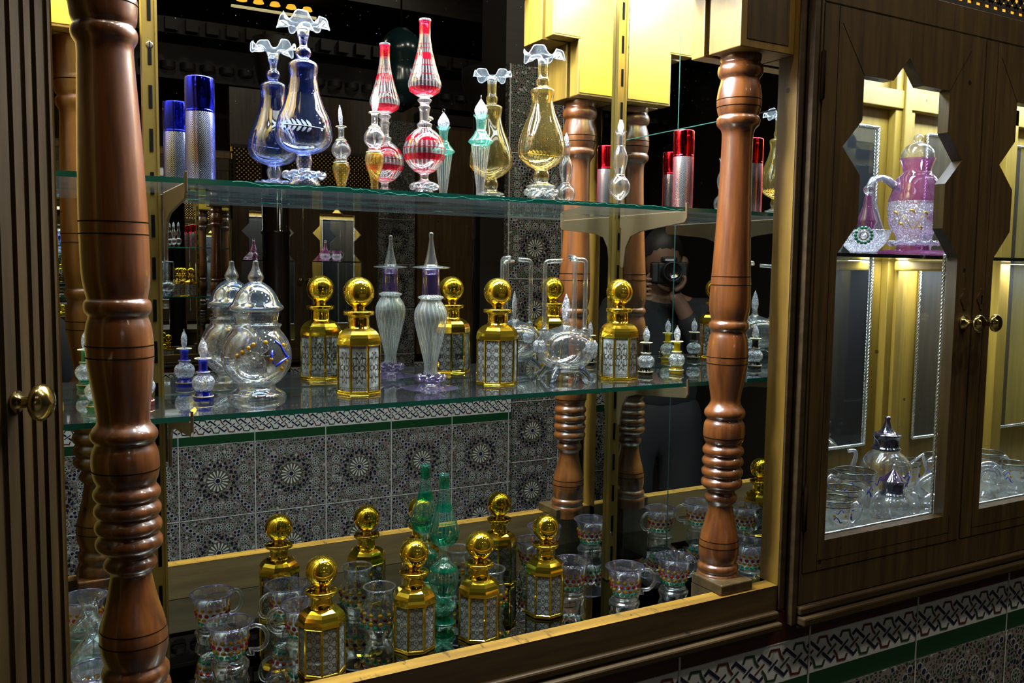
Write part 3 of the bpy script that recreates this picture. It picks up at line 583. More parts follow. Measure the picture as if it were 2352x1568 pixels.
# front rail: inside light painted on top and inner face, dark front, mouldings below
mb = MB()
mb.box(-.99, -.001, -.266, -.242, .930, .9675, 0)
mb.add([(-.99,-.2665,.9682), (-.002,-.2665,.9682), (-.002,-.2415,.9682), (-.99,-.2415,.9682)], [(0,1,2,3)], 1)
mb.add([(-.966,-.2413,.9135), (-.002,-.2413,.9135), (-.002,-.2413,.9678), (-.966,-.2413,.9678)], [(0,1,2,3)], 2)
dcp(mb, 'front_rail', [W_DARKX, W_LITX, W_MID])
mb = MB(); mb.box(-.965, -.004, -.275, -.25, .917, .930); mb.box(-.965, -.004, -.283, -.25, .903, .915)
dcp(mb, 'rail_moulding', W_MOULD, bevel=.003)
dcp(MB().box(-.985, -.0005, -.2425, .0, .895, .912), 'base_board', W_DARKX)
dcp(MB().box(-.985, -.0005, -.2415, -.0005, .912, .913), 'base_mirror', MIRROR_F)
dcp(MB().box(-.985, 0, 0, .004, .912, 2.02), 'back_mirror', MIRROR)
mb = MB(); mb.box(0, .004, -.2285, 0, .912, 1.6895); mb.box(0, .004, -.2285, 0, 1.6905, 2.02)
sm_ = dcp(mb, 'side_mirror', MIRROR)
dcp(MB().box(-.985, .006, .005, .02, .90, 2.06), 'back_board', W_DARK)
mb = MB(); mb.box(-.0006, 0, -.0006, 0, .913, 2.0); mb.box(-.0012, .001, -.2285, -.001, 1.6893, 1.6907)
dcp(mb, 'mirror_joint', plain('mirror_edge', (.02,.06,.05), .2))
dcp(MB().box(-.001, .010, -.266, -.229, .968, 2.02), 'right_jamb', W_LIT)
mb = MB(); mb.box(.0105, .016, -.262, -.20, .93, 2.02, 1); mb.box(.016, .026, -.2805, -.22, .905, 2.05, 0); mb.box(-.0012, .0106, -.270, -.2665, .93, 2.02, 0); mb.box(.026, .030, -.278, -.22, .905, 2.05, 0)
dcp(mb, 'jamb_moulding', [W_MOULD, GROOVE], bevel=.0012)
dcp(MB().box(-.99, .0, -.266, .0, 2.02, 2.05), 'top_board', W_LITX)
dcp(MB().box(-.985, .01, -.262, -.235, 1.955, 2.06), 'header', W_DARKX)
# stepped cornice over the pillars: an inner plywood face, a recess and a front panel
def cornice(x0, x1, xs, name):
    c = MB()
    def stepped(ya, yb, ins, m):
        a = x0 + (ins if x1 <= .02 and x0 > -.5 else 0); b = x1 - (0 if x0 > -.5 else ins)
        c.box(a, b, ya, yb, 1.763 + ins, 1.862, m)
        if x0 > -.5: c.box(xs + ins, b, ya, yb, 1.862 + ins, 2.02, m)
        else: c.box(a, xs - ins, ya, yb, 1.862 + ins, 2.02, m)
    stepped(-.182, -.1545, 0, 0); stepped(-.193, -.182, .007, 2); stepped(-.258, -.193, 0, 0)
    o = dcp(c, name, [W_LIT, W_PLY, GROOVE], bevel=.0012)
    p = MB(); s0 = -.1538
    p.box(x0 + .004, x1 - .004, s0, s0 - .001, 1.768, 1.866); 
    if x0 > -.5: p.box(xs + .004, x1 - .004, s0, s0 - .001, 1.866, 2.02)
    else: p.box(x0 + .004, xs - .004, s0, s0 - .001, 1.866, 2.02)
    dcp(p, 'plywood_face', W_PLY, o).location = (0, 0, 0)
    q = MB(); q.box(x0 + .012, x1 - .012, -.2588, -.258, 1.775, 1.862)
    if x0 > -.5: q.box(xs + .012, x1 - .012, -.2588, -.258, 1.862, 2.02)
    else: q.box(x0 + .012, xs - .012, -.2588, -.258, 1.862, 2.02)
    q2 = dcp(q, 'front_panel', W_DARK, o); q2.location = (0, 0, 0)
cornice(-.107, -.0015, -.162, 'cornice_bracket')
cornice(-.985, -.868, -.815, 'cornice_bracket')
# pillars
def pillar(prof, x_at, y0, dark, plinth, ztop):
    (za, xa), (zb_, xb) = x_at
    lean = lambda z: (xb + (xa - xb) * (z - zb_) / (za - zb_), y0)
    pr = [prof[0]]
    pr = smooth_prof([(prof[0][0], ztop)] + prof, 1)
    mb = MB().lathe(pr, 56, lean=lean)
    # burnt grooves
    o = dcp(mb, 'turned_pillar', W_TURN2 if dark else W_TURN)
    for z in plinth['grooves']:
        r = rad(prof, z)
        dcp(MB().lathe([(r + .0002, z + .0006), (r + .0004, z), (r + .0002, z - .0006)], 56, lean=lean), 'burnt_groove', GROOVE, o)
    return lean
def right_z(px): return 1.745 + (164.6 - px) * (1.745 - .986) / (1313.8 - 164.6)
lr = pillar(PR, ((1.745, -.0624), (.986, -.0752)), -.213, False, {'grooves': [1.6985, 1.688, 1.4385, 1.426, 1.318, 1.308, 1.0375, 1.028, 1.196]}, 1.7635)
b = MB(); b.box(-.112, -.049, -.262, -.1955, .9684, .984)
dcp(b, 'pillar_plinth', W_DARK, bevel=.002)
dcp(MB().box(-.1118, -.0492, -.2412, -.1955, .9132, .9682), 'plinth_block', W_DARK)
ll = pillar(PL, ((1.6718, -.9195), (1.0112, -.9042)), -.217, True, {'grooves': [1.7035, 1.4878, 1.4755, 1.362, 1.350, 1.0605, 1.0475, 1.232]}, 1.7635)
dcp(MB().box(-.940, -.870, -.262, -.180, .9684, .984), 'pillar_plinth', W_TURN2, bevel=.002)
dcp(MB().box(-.9395, -.8705, -.2412, -.181, .9132, .9682), 'plinth_block', W_DARK)
# left jamb
dcp(MB().box(-.990, -.968, -.266, 0, .913, 2.05), 'left_jamb', W_LIT)
# slotted shelf standards on the mirror
for cx, scr in ((-.8515, (1.718,)), (-.1265, (1.690, .995))):
    mb = MB(); h = .0092
    mb.box(cx - h, cx + h, -.0025, -.0004, .915, 2.01, 0)
    mb.box(cx - h, cx - h + .003, -.0085, -.0025, .915, 2.01, 0); mb.box(cx + h - .003, cx + h, -.0085, -.0025, .915, 2.01, 0)
    mb.box(cx - h + .003, cx + h - .003, -.0070, -.0025, .915, 2.01, 0)
    o = dcp(mb, 'shelf_standard', [BRASS])
    z = .945
    while z < 1.98:
        dcp(MB().box(cx - .0022, cx + .0022, -.0076, -.0068, z, z + .028, 0), 'slot', BLACK, o); z += .0535
    for z in scr:
        k = MB().lathe([(.0046, 0), (.0043, .0006), (.003, .0008), (.0001, .0008)], 20)
        k.v = [(cx + x, -.0069 - zz, z + y) for x, y, zz in k.v]
        k.box(cx - .0006, cx + .0006, -.0079, -.0075, z - .0038, z + .0038, 1)
        dcp(k, 'screw', [STEEL, BLACK], o).location = (0, 0, 0)
# shelf brackets
def bracket(x, y, ztop, lab, drop=.078):
    t = -y
    poly = [(0, 0), (-t + .003, 0), (-t + .003, .012), (-t, .013), (-t - .001, -.010), (-t + .004, -.0165), (-t + .03, -.019), (-.055, -.027), (-.030, -.034), (-.017, -.052), (-.011, -drop), (-.0055, -drop), (-.003, -drop + .01), (-.004, -.02), (0, -.018)]
    mb = MB().prism([(a - .0085 if a > -t + .05 else a, b) for a, b in poly], lambda u, v, w: (w, u, v), -.0016, .0016)
    o = mb.build('shelf_bracket', BRONZE, bevel=.0005); o.location = (x, 0, ztop)
    tag(o, lab, 'bracket', 'steel brackets under the glass shelves')
bracket(-.1245, -.176, 1.5355, 'bronze shelf bracket carrying the right end of the upper glass shelf', .085)
bracket(-.1245, -.190, 1.2705, 'bronze shelf bracket carrying the right end of the lower glass shelf', .085)
bracket(-.838, -.176, 1.5355, 'bronze shelf bracket carrying the upper glass shelf beside the left pillar', .085)
bracket(-.838, -.190, 1.2705, 'bronze shelf bracket carrying the lower glass shelf beside the left pillar', .085)
def glass_shelf(x0, x1, y0, zt, th, lab, y1=-.0095, chips=True, edge=None):
    mb = MB()
    v = [(x0,y0,zt-th),(x1,y0,zt-th),(x1,y1,zt-th),(x0,y1,zt-th),(x0,y0,zt),(x1,y0,zt),(x1,y1,zt),(x0,y1,zt)]
    mb.add(v, [(0,3,2,1),(4,5,6,7)], 0); mb.add(v, [(0,1,5,4)], 1); mb.add(v, [(1,2,6,5),(2,3,7,6),(3,0,4,7)], 2)
    o = mb.build('glass_shelf', [SHELF, edge or SHELF_EDGE, SHELF_BACK], world=((x0+x1)/2, 0, zt - th)); o.location = ((x0+x1)/2, 0, zt - th)
    tag(o, lab, 'shelf')
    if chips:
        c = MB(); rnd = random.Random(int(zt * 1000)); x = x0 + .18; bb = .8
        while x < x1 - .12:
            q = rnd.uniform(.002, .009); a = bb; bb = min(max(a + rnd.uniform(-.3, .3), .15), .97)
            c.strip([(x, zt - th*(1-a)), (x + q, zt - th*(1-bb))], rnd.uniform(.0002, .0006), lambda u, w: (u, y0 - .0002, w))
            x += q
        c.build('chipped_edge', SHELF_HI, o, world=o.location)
    return o
glass_shelf(-.966, -.0035, -.165, 1.542, .0062, 'upper green-edged glass shelf carrying the blue, red and amber bottles')
glass_shelf(-.966, -.0035, -.182, 1.277, .0062, 'lower green-edged glass shelf carrying gold bottles and the lidded jar', chips=False)

# ------------------------------------------------------------------ corner door at the far left
lc = thing('corner_cabinet', 'fluted dark wooden cabinet post at the left edge with a brass knob', 'cabinet', (-1.02, -.34, 0))
mb = MB(); A = Vector((-.9705, -.2685)); Bv = Vector((-1.20, -.60)); d = (Bv - A).normalized(); nn = Vector((-d.y, d.x))
if nn.x < 0: nn = -nn
prof2 = [(0, 0)]
x = 0
ln = (Bv - A).length
pts = [(0, -.002), (.0012, .0018), (.005, .0018), (.006, -.0008), (.017, -.0008), (.018, .0022), (.0235, .0022), (.0245, -.0012), (.029, -.0012), (.030, .002), (.039, .002), (.0402, -.0006), (.045, -.0006), (.0462, .0024), (.058, .0024), (.0592, -.0012), (.064, -.0012), (.0655, .003), (.080, .003), (.082, 0), (ln, 0)]
poly = [A + d * u + nn * w for u, w in pts] + [Bv - nn * .05, Vector((-1.05, -.288)), Vector((-.99, -.268))]
MB().prism([(p.x, p.y) for p in poly], lambda u, v, w: (u, v, w), .0, 2.1).build('fluted_post', W_POST, lc, world=lc.location)
kb = MB().lathe([(.009, 0), (.010, .002), (.0055, .005), (.0048, .013), (.0065, .018), (.0155, .021), (.0165, .0245), (.0135, .029), (.006, .0325), (.0001, .0335)], 28)
base = A + d * .068 + nn * .003
kn = []
for px_, py_, pz_ in kb.v:
    q = base + nn * pz_ + d * px_
    kn.append((q.x, q.y, 1.324 + py_))
kb.v = kn
kb.build('knob', metal('blurred_brass', (.55,.42,.14), .16), lc, world=lc.location)

# ------------------------------------------------------------------ wall cabinet with star windows
WC = (.42, -.28, .93)
wc = thing('wall_cabinet', 'dark wooden wall cabinet with two star-cut glazed doors right of the case', 'cabinet', WC)
def wcp(mb, name, mats, par=None, bevel=0.0):
    o = mb.build(name, mats, par or wc, bevel=bevel, world=WC); return o
mb = MB()
mb.box(.0302, .0345, -.280, -.24, .935, 1.90); mb.box(.8185, 1.26, -.280, -.24, .935, 1.90)
mb.box(.0345, .8185, -.280, -.24, 1.8405, 1.884); mb.box(.0345, .8185, -.280, -.24, .935, .9835)
wcp(mb, 'frame', W_DARK, bevel=.0015)
mb = MB(); mb.box(.027, 1.27, -.288, -.25, .921, .934); mb.box(.027, 1.27, -.296, -.25, .9055, .9195); mb.box(.027, 1.27, -.283, -.25, .898, .9045)
wcp(mb, 'base_moulding', W_MOULD, bevel=.003)
wcp(MB().box(.0302, 1.26, -.24, -.02, .985, 1.012), 'floor_board', W_OCHRE)
wcp(MB().box(.0302, 1.26, -.258, -.05, 1.0122, 1.0135), 'floor_glass', thin('pale_floor_glass', (.7,.75,.72), k=.8, base=.15, body=.25, bodycol=(.55,.6,.57)))
wcp(MB().box(.0302, 1.26, -.045, -.02, .98, 1.88), 'back_board', W_OCHRE)
wcp(MB().box(.0302, .036, -.24, -.045, .985, 1.88), 'side_board', W_OCHRE)
wcp(MB().box(1.25, 1.26, -.24, -.045, .985, 1.88), 'side_board', W_OCHRE)
wcp(MB().box(.0302, 1.26, -.24, -.02, 1.88, 1.895), 'top_board', W_OCHRE)
mb = MB(); mb.box(.487, .545, -.062, -.045, 1.013, 1.88); mb.box(.505, .525, -.070, -.062, 1.013, 1.88)
wcp(mb, 'back_post', W_OCHRE, bevel=.0015)
wcp(MB().box(.848, .884, -.066, -.045, 1.013, 1.88), 'back_post', W_OCHRE, bevel=.0015)
wcp(MB().box(.036, 1.25, -.066, -.045, 1.765, 1.80), 'back_rail', W_OCHRE, bevel=.0015)
def rope(mb, pts, r=.0032, k=None):
    for (a, b) in zip(pts, pts[1:]):
        a, b = Vector(a), Vector(b); ln = (b - a).length; n = max(6, int(ln / .0035)); d = (b - a).normalized()
        u = d.cross(Vector((0, 1, 0.01))).normalized(); w = d.cross(u)
        for ph in (0, 2*PI/3, 4*PI/3):
            mb.tube([a + d * ln * i / n + (u * math.cos(ph + i * 1.15) + w * math.sin(ph + i * 1.15)) * r * .55 for i in range(n + 1)], r * .6, 5)
    return mb
for (x0, x1) in ((.09, .455), (.602, .800), (.8945, 1.14)):
    o = wcp(MB().box(x0, x1, -.0475, -.0452, 1.107, 1.727), 'mirror_panel', MIRROR_D)
    y = -.0495
    r_ = wcp(rope(MB(), [(x0, y, 1.727), (x0, y, 1.107), (x1, y, 1.107), (x1, y, 1.727), (x0, y, 1.727)]), 'rope_trim', SILVERROPE, o); r_.location = (0, 0, 0)
# doors
def star_outline(cx):
    a, b, n = .1035, .1450, .036
    h = [(0, 1.784), (n, 1.745), (a, 1.745), (a, 1.678), (b, 1.6355), (a, 1.595), (a, 1.522), (b + .002, 1.475), (b + .002, 1.031)]
    return [(cx + x, z) for x, z in h] + [(cx - x, z) for x, z in h[:0:-1]]
def plate(outer, inner, y0, y1):
    bm = bmesh.new()
    def loop(l):
        vs = [bm.verts.new((x, y0, z)) for x, z in l]
        return [bm.edges.new((vs[i], vs[(i+1) % len(vs)])) for i in range(len(vs))]
    es = loop(outer) + loop(inner)
    bmesh.ops.triangle_fill(bm, use_beauty=True, use_dissolve=False, edges=es)
    g = bmesh.ops.extrude_face_region(bm, geom=bm.faces[:])
    bmesh.ops.translate(bm, vec=(0, y1 - y0, 0), verts=[v for v in g['geom'] if isinstance(v, bmesh.types.BMVert)])
    bm.verts.index_update()
    mb = MB().add([v.co[:] for v in bm.verts], [[v.index for v in f.verts] for f in bm.faces]); bm.free()
    return mb
for i, (x0, x1, cx) in enumerate(((.0355, .4205, .228), (.4255, .8175, .6215))):
    so = star_outline(cx)
    mb = plate([(x0, .985), (x1, .985), (x1, 1.8385), (x0, 1.8385)], so, -.281, -.262)
    dr = wcp(mb, 'door', W_DARK)
    g = MB(); f = lambda u, v: (u, -.2813, v)
    for pts in ([(cx + .1035, 1.745), (cx + .155, 1.815)], [(cx - .1035, 1.745), (cx - .155, 1.815)], [(x0 + .03, .985), (x0 + .03, 1.8385)], [(x1 - .03, 1.03), (x1 - .03, .985)], [(x0 + .03, 1.0), (x1 - .03, 1.0)]):
        g.strip(pts, .0008, f)
    q = wcp(g, 'joint_lines', GROOVE, dr); q.location = (0, 0, 0)
    q = wcp(MB().box(cx - .165, cx + .165, -.2595, -.2575, 1.015, 1.795), 'window_pane', PANE, dr); q.location = (0, 0, 0)
    xr = cx + .149 - .005; yr = -.2555
    q = wcp(rope(MB(), [(cx - .150, yr, 1.029), (cx + .150, yr, 1.029), (cx + .150, yr, 1.48)], .003), 'rope_trim', SILVERROPE, dr); q.location = (0, 0, 0)
    for z in ((1.735, 1.087) if i == 0 else ()):
        q = wcp(MB().lathe([(.0001, -.037), (.0035, -.034), (.0035, .034), (.0001, .037)], 12, o=(x0 - .002, -.2825, z)), 'hinge', GROOVE, dr); q.location = (0, 0, 0)
    kx = x1 - .020 if i == 0 else x0 + .021
    def turned(prof_, n=24):
        k = MB().lathe(prof_, n); k.v = [(kx + x, -.281 - z, 1.3645 + y) for x, y, z in k.v]; return k
    q = wcp(turned([(.0115, 0), (.0125, .002), (.0075, .006), (.0055, .010), (.0055, .019), (.0075, .022), (.0145, .026), (.0155, .029), (.0125, .033), (.009, .0335), (.008, .0355), (.0001, .036)]), 'knob', metal('knob_brass', (.60,.46,.16), .13), dr); q.location = (0, 0, 0)
    e = MB(); out = []
    for t in range(28):
        a = 2*PI*t/28; out.append((kx + .009 * math.cos(a) * (1 + .35 * math.cos(4*a)), 1.405 + .018 * math.sin(a)))
    e.prism(out, lambda u, v, w: (u, w, v), -.2822, -.281, 0)
    if i == 1:
        e.dot((kx, -.2821, 1.409), (0, -1, 0), .0028, 1, 12, .15); e.prism([(kx - .0014, 1.397), (kx + .0014, 1.397), (kx + .0009, 1.409), (kx - .0009, 1.409)], lambda u, v, w: (u, w, v), -.2826, -.2822, 1)
    q = wcp(e, 'escutcheon', [plain('dull_brass', (.10,.06,.025), .3, metal=.5), BLACK], dr); q.location = (0, 0, 0)
# carved lattice lit from behind, above the doors
lt = MB(); lt.box(.0345, .86, -.276, -.262, 1.884, 1.8925, 0); lt.box(.0345, .86, -.276, -.262, 2.085, 2.10, 0)
f = lambda u, v: (u, -.274, v)
step = .024
for i in range(-10, 42):
    x = .03 + i * step
    for sgn in (1, -1):
        a, bq = (x, 1.905), (x + sgn * .19, 2.085)
        def clipx(p, q):
            pts = []
            for t in range(21):
                u = p[0] + (q[0]-p[0])*t/20; v = p[1] + (q[1]-p[1])*t/20
                if .036 < u < .858: pts.append((u, v))
            return (pts[0], pts[-1]) if len(pts) > 1 else None
        c_ = clipx(a, bq)
        if c_: lt.strip(c_, .0105, f, 0)
for i in range(35): lt.dot((.036 + i * step, -.2742, 1.995), (0, -1, 0), .008, 0, 8, .2)
lt.box(.0345, .86, -.274, -.270, 1.8995, 1.9065, 0)
for i in range(36): lt.box(.0345 + i * step - .0045, .0345 + i * step + .0045, -.274, -.270, 1.892, 1.90, 0)
ls = wcp(lt, 'lattice_screen', CARVE)
q = wcp(MB().box(.0345, .86, -.258, -.255, 1.886, 2.10), 'amber_backlight', E_AMB, ls); q.location = (0, 0, 0)
wcp(MB().box(.0302, 1.27, -.27, -.22, 2.10, 2.4), 'upper_panel', W_DARK)
glass_shelf(.038, 1.248, -.236, 1.4785, .006, 'dark-edged glass shelf inside the star-door cabinet under the pink teapot', y1=-.075, chips=False, edge=plain('dark_glass_edge', (.012,.020,.022), .12))
cb = MB().box(.49, .512, -.228, -.071, 1.452, 1.4724).build('shelf_cleat', W_OCHRE, bevel=.004, world=(.5, -.15, 1.452)); cb.location = (.5, -.15, 1.452)
tag(cb, 'ochre wooden cleat holding up the glass shelf inside the star-door cabinet', 'cleat')
TZ, MZ, BZ = 1.542, 1.277, .9135
# ------------------------------------------------------------------ gold octagonal bottles
def gold_bottle(label, loc, rz, kind, group='gold-capped octagonal perfume bottles'):
    t = thing('perfume_bottle', label, 'perfume bottle', loc, rz, group)
    a0 = PI / 8; R = .0302
    def oct_(r): return [(r*math.cos(a0 + k*PI/4), r*math.sin(a0 + k*PI/4)) for k in range(8)]
    mb = MB(); o = oct_(R - .0008); H0, H1 = .0052, .0665; w = 2*R*math.sin(PI/8)
    for k in range(8):
        p, q = o[k], o[(k+1) % 8]
        mb.add([(p[0],p[1],H0),(q[0],q[1],H0),(q[0],q[1],H1),(p[0],p[1],H1)], [(0,1,2,3)], 0, [[(0,0),(1,0),(1,(H1-H0)/w),(0,(H1-H0)/w)]])
    mb.build('glass_body', FIL_S if kind == 's' else FIL_M, t)
    MB().lathe([(.0001,.0065),(.0255,.0065),(.026,.010),(.026,.040),(.0001,.040)], 24).build('perfume', LIQ, t)
    g = MB()
    def ring(lst):
        n = len(lst); vs = []
        for r, z in lst: vs += [(x, y, z) for x, y in oct_(r)]
        g.add(vs, [[i*8+k, i*8+(k+1)%8, (i+1)*8+(k+1)%8, (i+1)*8+k] for i in range(n-1) for k in range(8)])
    ring([(.001,0),(.0305,0),(.0312,.0008),(.0312,.0022),(.0304,.0030),(.0309,.0038),(.0309,.0050),(.0300,.0056),(.0296,.0056)])
    ring([(.0296,.0655),(.0305,.0655),(.0311,.0668),(.0309,.0715),(.0302,.0755),(.0280,.0800),(.0240,.0842),(.0190,.0872),(.0158,.0882)])
    for x, y in oct_(R - .0001):
        a = math.atan2(y, x); ca, sa = math.cos(a), math.sin(a); h = .0019
        P_ = [(x + ca*u - sa*v, y + sa*u + ca*v) for u, v in ((-.0010,-h),(.0005,-h*.6),(.0005,h*.6),(-.0010,h))]
        g.prism(P_, lambda u, v, z: (u, v, z), .004, .067)
    g.build('gold_mount', GOLD, t)
    MB().lathe(smooth_prof([(.0165,.0872),(.0145,.0895),(.0138,.092),(.0138,.1025),(.0150,.1038),(.0150,.1046)], 1), 40).build('neck', GOLD, t)
    MB().lathe([(.012,.1046),(.0198,.1049),(.0205,.1058),(.0205,.1092),(.0198,.1102),(.0150,.1106),(.0095,.1116),(.0078,.1135),(.0085,.1160),(.0105,.1170)] + [(.0206*math.sin(PI*(j+3.2)/23.2), .1352 - .0206*math.cos(PI*(j+3.2)/23.2)) for j in range(21)], 48, cap1=False).build('stopper', GOLD, t)
    return t
ca = cam_ang
gold_bottle('gold-shouldered octagonal bottle with floral medallion panels between the lidded jar and violet flacon', (-.6075, -.085, MZ), ca(-.6075, -.085) + .02, 'm')
gold_bottle('gold-shouldered octagonal bottle with dense scrollwork panels between violet flacon and oil burner', (-.3935, -.079, MZ), ca(-.3935, -.079) - PI/8 + .14, 's')
gold_bottle('gold-shouldered octagonal bottle with floral medallion panels right of the tube-handled oil burner', (-.1893, -.099, MZ), ca(-.189, -.099) + .18, 'm')
gold_bottle('leftmost gold octagonal bottle on the mirrored base, between cup and beaded jar', (-.6673, -.1086, BZ), ca(-.667, -.109) - PI/8, 's')
gold_bottle('gold octagonal bottle on the mirrored base just left of the green tower bottle', (-.5312, -.0967, BZ), ca(-.531, -.097) + .12, 's')
gold_bottle('gold octagonal bottle on the mirrored base just right of the green tower bottle', (-.4336, -.107, BZ), ca(-.434, -.107) - PI/8 + .3, 's')
gold_bottle('rightmost gold octagonal bottle on the mirrored base, beside the glass cups', (-.3026, -.0755, BZ), ca(-.303, -.0755) - .1, 's')

# ------------------------------------------------------------------ metal atomisers
def atomiser(name, label, loc, r, h, cap, sleeve, capmat, group):
    t = thing('atomiser', label, 'perfume atomiser', loc, cam_ang(loc[0], loc[1]), group)
    MB().lathe([(.0001, 0), (r*.93, 0), (r, .0012), (r, h - cap - .0030), (r*.97, h - cap - .0018)], 64).build('sleeve', sleeve, t)
    MB().lathe([(r*.97, h - cap - .0032), (r*1.0, h - cap - .0028), (r*1.0, h - cap), (r*.965, h - cap + .0004), (r*1.01, h - cap + .0010), (r*1.01, h - .0020), (r*.985, h - .0006), (r*.94, h), (.0001, h)], 64).build('cap', capmat, t)
    return t
atomiser('a', 'tall blue-capped metal atomiser with silver chevron sleeve on upper shelf', (-.8075, -.0917, TZ), .0170, .1255, .0385, CHEV_B, BLUEMET, 'chevron metal atomisers')
atomiser('a', 'tall red-capped metal atomiser with silver chevron sleeve near the right pillar', (-.0749, -.1050, TZ), .0166, .1255, .0385, CHEV_R, REDMET, 'chevron metal atomisers')

# ------------------------------------------------------------------ frilled vases
def sprig(prof, th0, z0, par, s=1.0, mat=FROST, loops=False):
    mb = MB()
    def S(th, z):
        r = rad(prof, z) + .0004; return Vector((r*math.cos(th), r*math.sin(th), z))
    def leaf(th, z, ang, l, w):
        pts = []
        for k in range(10):
            t = 2*PI*k/10; u = l/2*(1+math.cos(t)); v = w*math.sin(t)*(.6+.4*math.sin(t/2))
            a = u*math.cos(ang) - v*math.sin(ang); b = u*math.sin(ang) + v*math.cos(ang)
            pts.append(S(th + a / rad(prof, z0), z + b))
        mb.add(pts, [list(range(10))])
    r0 = rad(prof, z0)
    line = [S(th0 + (i/14 - .5) * .055*s / r0, z0 + .004*s*(.5 - i/14)) for i in range(15)]
    mb.tube(line, .0005, 4)
    for i in range(5):
        u = (-.016 + i*.0065)*s; zz = z0 - u*.07
        leaf(th0 + u/r0, zz, 2.25, .011*s, .0021*s); leaf(th0 + u/r0, zz, -2.25, .010*s, .0021*s)
    for i in range(7):
        a = 2*PI*i/7; leaf(th0 - .028*s/r0, z0 + .002, a, .0065*s, .0021*s)
    for q in ((.021, .005), (.023, -.004), (.028, .001)):
        leaf(th0 + q[0]*s/r0, z0 + q[1]*s, .3, .0032*s, .0016*s)
    return mb.build('etched_sprig', mat, par)
def frilled_vase(name, label, loc, prof, zn, rn, ztop, R, bodym, lowm, zsplit, footm, zball, zfoot, ruf, lobes, ph):
    t = thing('bud_vase', label, 'vase', loc, cam_ang(loc[0], loc[1]), 'frilled blown-glass bud vases')
    fr = smooth_prof([(rn*1.0, zn), (rn*1.05, zn + .006), (rn*1.5, zn + .013), (R*.62, ztop - .0135), (R*.88, ztop - .011), (R, ztop - .010)], 1)
    n = len(fr)
    def mod(th, i, r, z):
        w = max(0, (r - rn*1.5) / (R - rn*1.5)) ** 1.3
        return r * (1 - .10*w*math.cos(lobes*th + ph + .35)), z + w * (.0068*math.tanh(2.0*math.cos(lobes*th + ph) + .7) + .0022*math.cos(2*th + 1))
    m = MB().lathe(fr, 110, mod=mod)
    m.build('frilled_rim', RIMG, t)
    lip = []
    for q in range(111):
        th_ = 2*PI*q/110; r_, z_ = mod(th_, 0, fr[-1][0], fr[-1][1]); lip.append((r_*math.cos(th_), r_*math.sin(th_), z_))
    MB().tube(lip, .0007, 6, cap=False).build('lip', LIPG, t)
    rp = [(r*1.0, z) for r, z in prof[:]]
    neck = cut(prof, zball + .004, zn + .001); L('neck', [(rn, zn)] + [p for p in neck if p[1] < zn - .001], bodym, t)
    kn = cut(prof, zball - .016, zball + .0155)
    L('upper_bowl', cut(prof, zsplit, zball + .0041), bodym, t, 64)
    L('lower_bowl', cut(prof, zfoot + .022, zsplit), lowm, t, 64)
    L('foot', cut(prof, 0, zfoot + .022), footm, t, 48)
    ruffle('foot_ruffle', ruf[0], ruf[1], .0034, 9, RIMG, t, .09, .002)
    return t
bv = frilled_vase('v', 'tall blue lustre bud vase with frilled clear rim and etched leaf sprig', (-.6775, -.0758, TZ), P['blue_vase'][1:], .196, .0074, .2215, .0300, BLUEGD, BLUEG, .120, RIMG, .1735, .020, (.0235, .0205), 6, .4)
sprig(P['blue_vase'], .0, .078, bv, .95)
yv = frilled_vase('v', 'tall amber lustre bud vase with frilled clear rim beside the clear flacon', (-.3230, -.0796, TZ), P['yellow_vase'][1:], .203, .0074, .2260, .0292, YELG, YELG, .120, RIMG, .1770, .016, (.0215, .0175), 5, 1.2)
sprig(P['yellow_vase'], .15, .068, yv, .75, GILT)

# ------------------------------------------------------------------ tower perfume bottles
def tower(label, loc, prof, ribm, band, clear, bands, footz, arm=True):
    t = thing('tower_perfume_bottle', label, 'perfume bottle', loc, cam_ang(loc[0], loc[1]), 'two-bulb tower perfume bottles')
    zt = prof[0][1]
    L('ribbed_bulbs', cut(prof, footz, zt - .0005), ribm, t, 72)
    L('foot', cut(prof, 0, footz), clear, t, 48)
    for za, zb in bands:
        pr = cut(prof, za, zb); MB().lathe([(r + .0004, z) for r, z in pr], 56).build('stained_band', band, t)
    MB().tube([((prof[0][0]) * math.cos(2*PI*i/24), (prof[0][0]) * math.sin(2*PI*i/24), zt) for i in range(25)], .0011, 6, cap=False).build('lip', clear, t)
    return t
pr = P['red_tower']; k = lambda y: None
def zof(prof, ys, y): return prof[0][1] + (y - ys[0]) / (ys[1] - ys[0]) * (0 - prof[0][1])
Z = lambda y: zof(pr, (120, 1170), y)
rt = tower('tall red-striped ribbed tower perfume bottle on the upper shelf', (-.5093, -.0755, TZ), pr, REDRIB, REDG, RIMG,
    [(Z(205), Z(128)), (Z(356), Z(318)), (Z(562), Z(520)), (Z(265), Z(262)), (Z(290), Z(287)), (Z(395), Z(391)), (Z(450), Z(445)), (Z(836), Z(800)), (Z(950), Z(915)), (Z(880), Z(875)), (Z(1010), Z(1004)), (Z(1020), Z(1017)), (Z(1170), Z(1142))], Z(1090))
ruffle('foot_ruffle', .0165, Z(1103), .0030, 8, RIMG, rt, .10, .0018)
sp = MB().tube([(.006, .004, Z(720)), (.010, .006, Z(715)), (.0125, .008, Z(708)), (.0135, .0085, Z(704))], [.0022, .0018, .0024, .0040], 10)
for i in range(2): pass
sp.build('spout_stub', SOLID, rt)
pr2 = P['green_tower']; Z2 = lambda y: zof(pr2, (180, 1190), y)
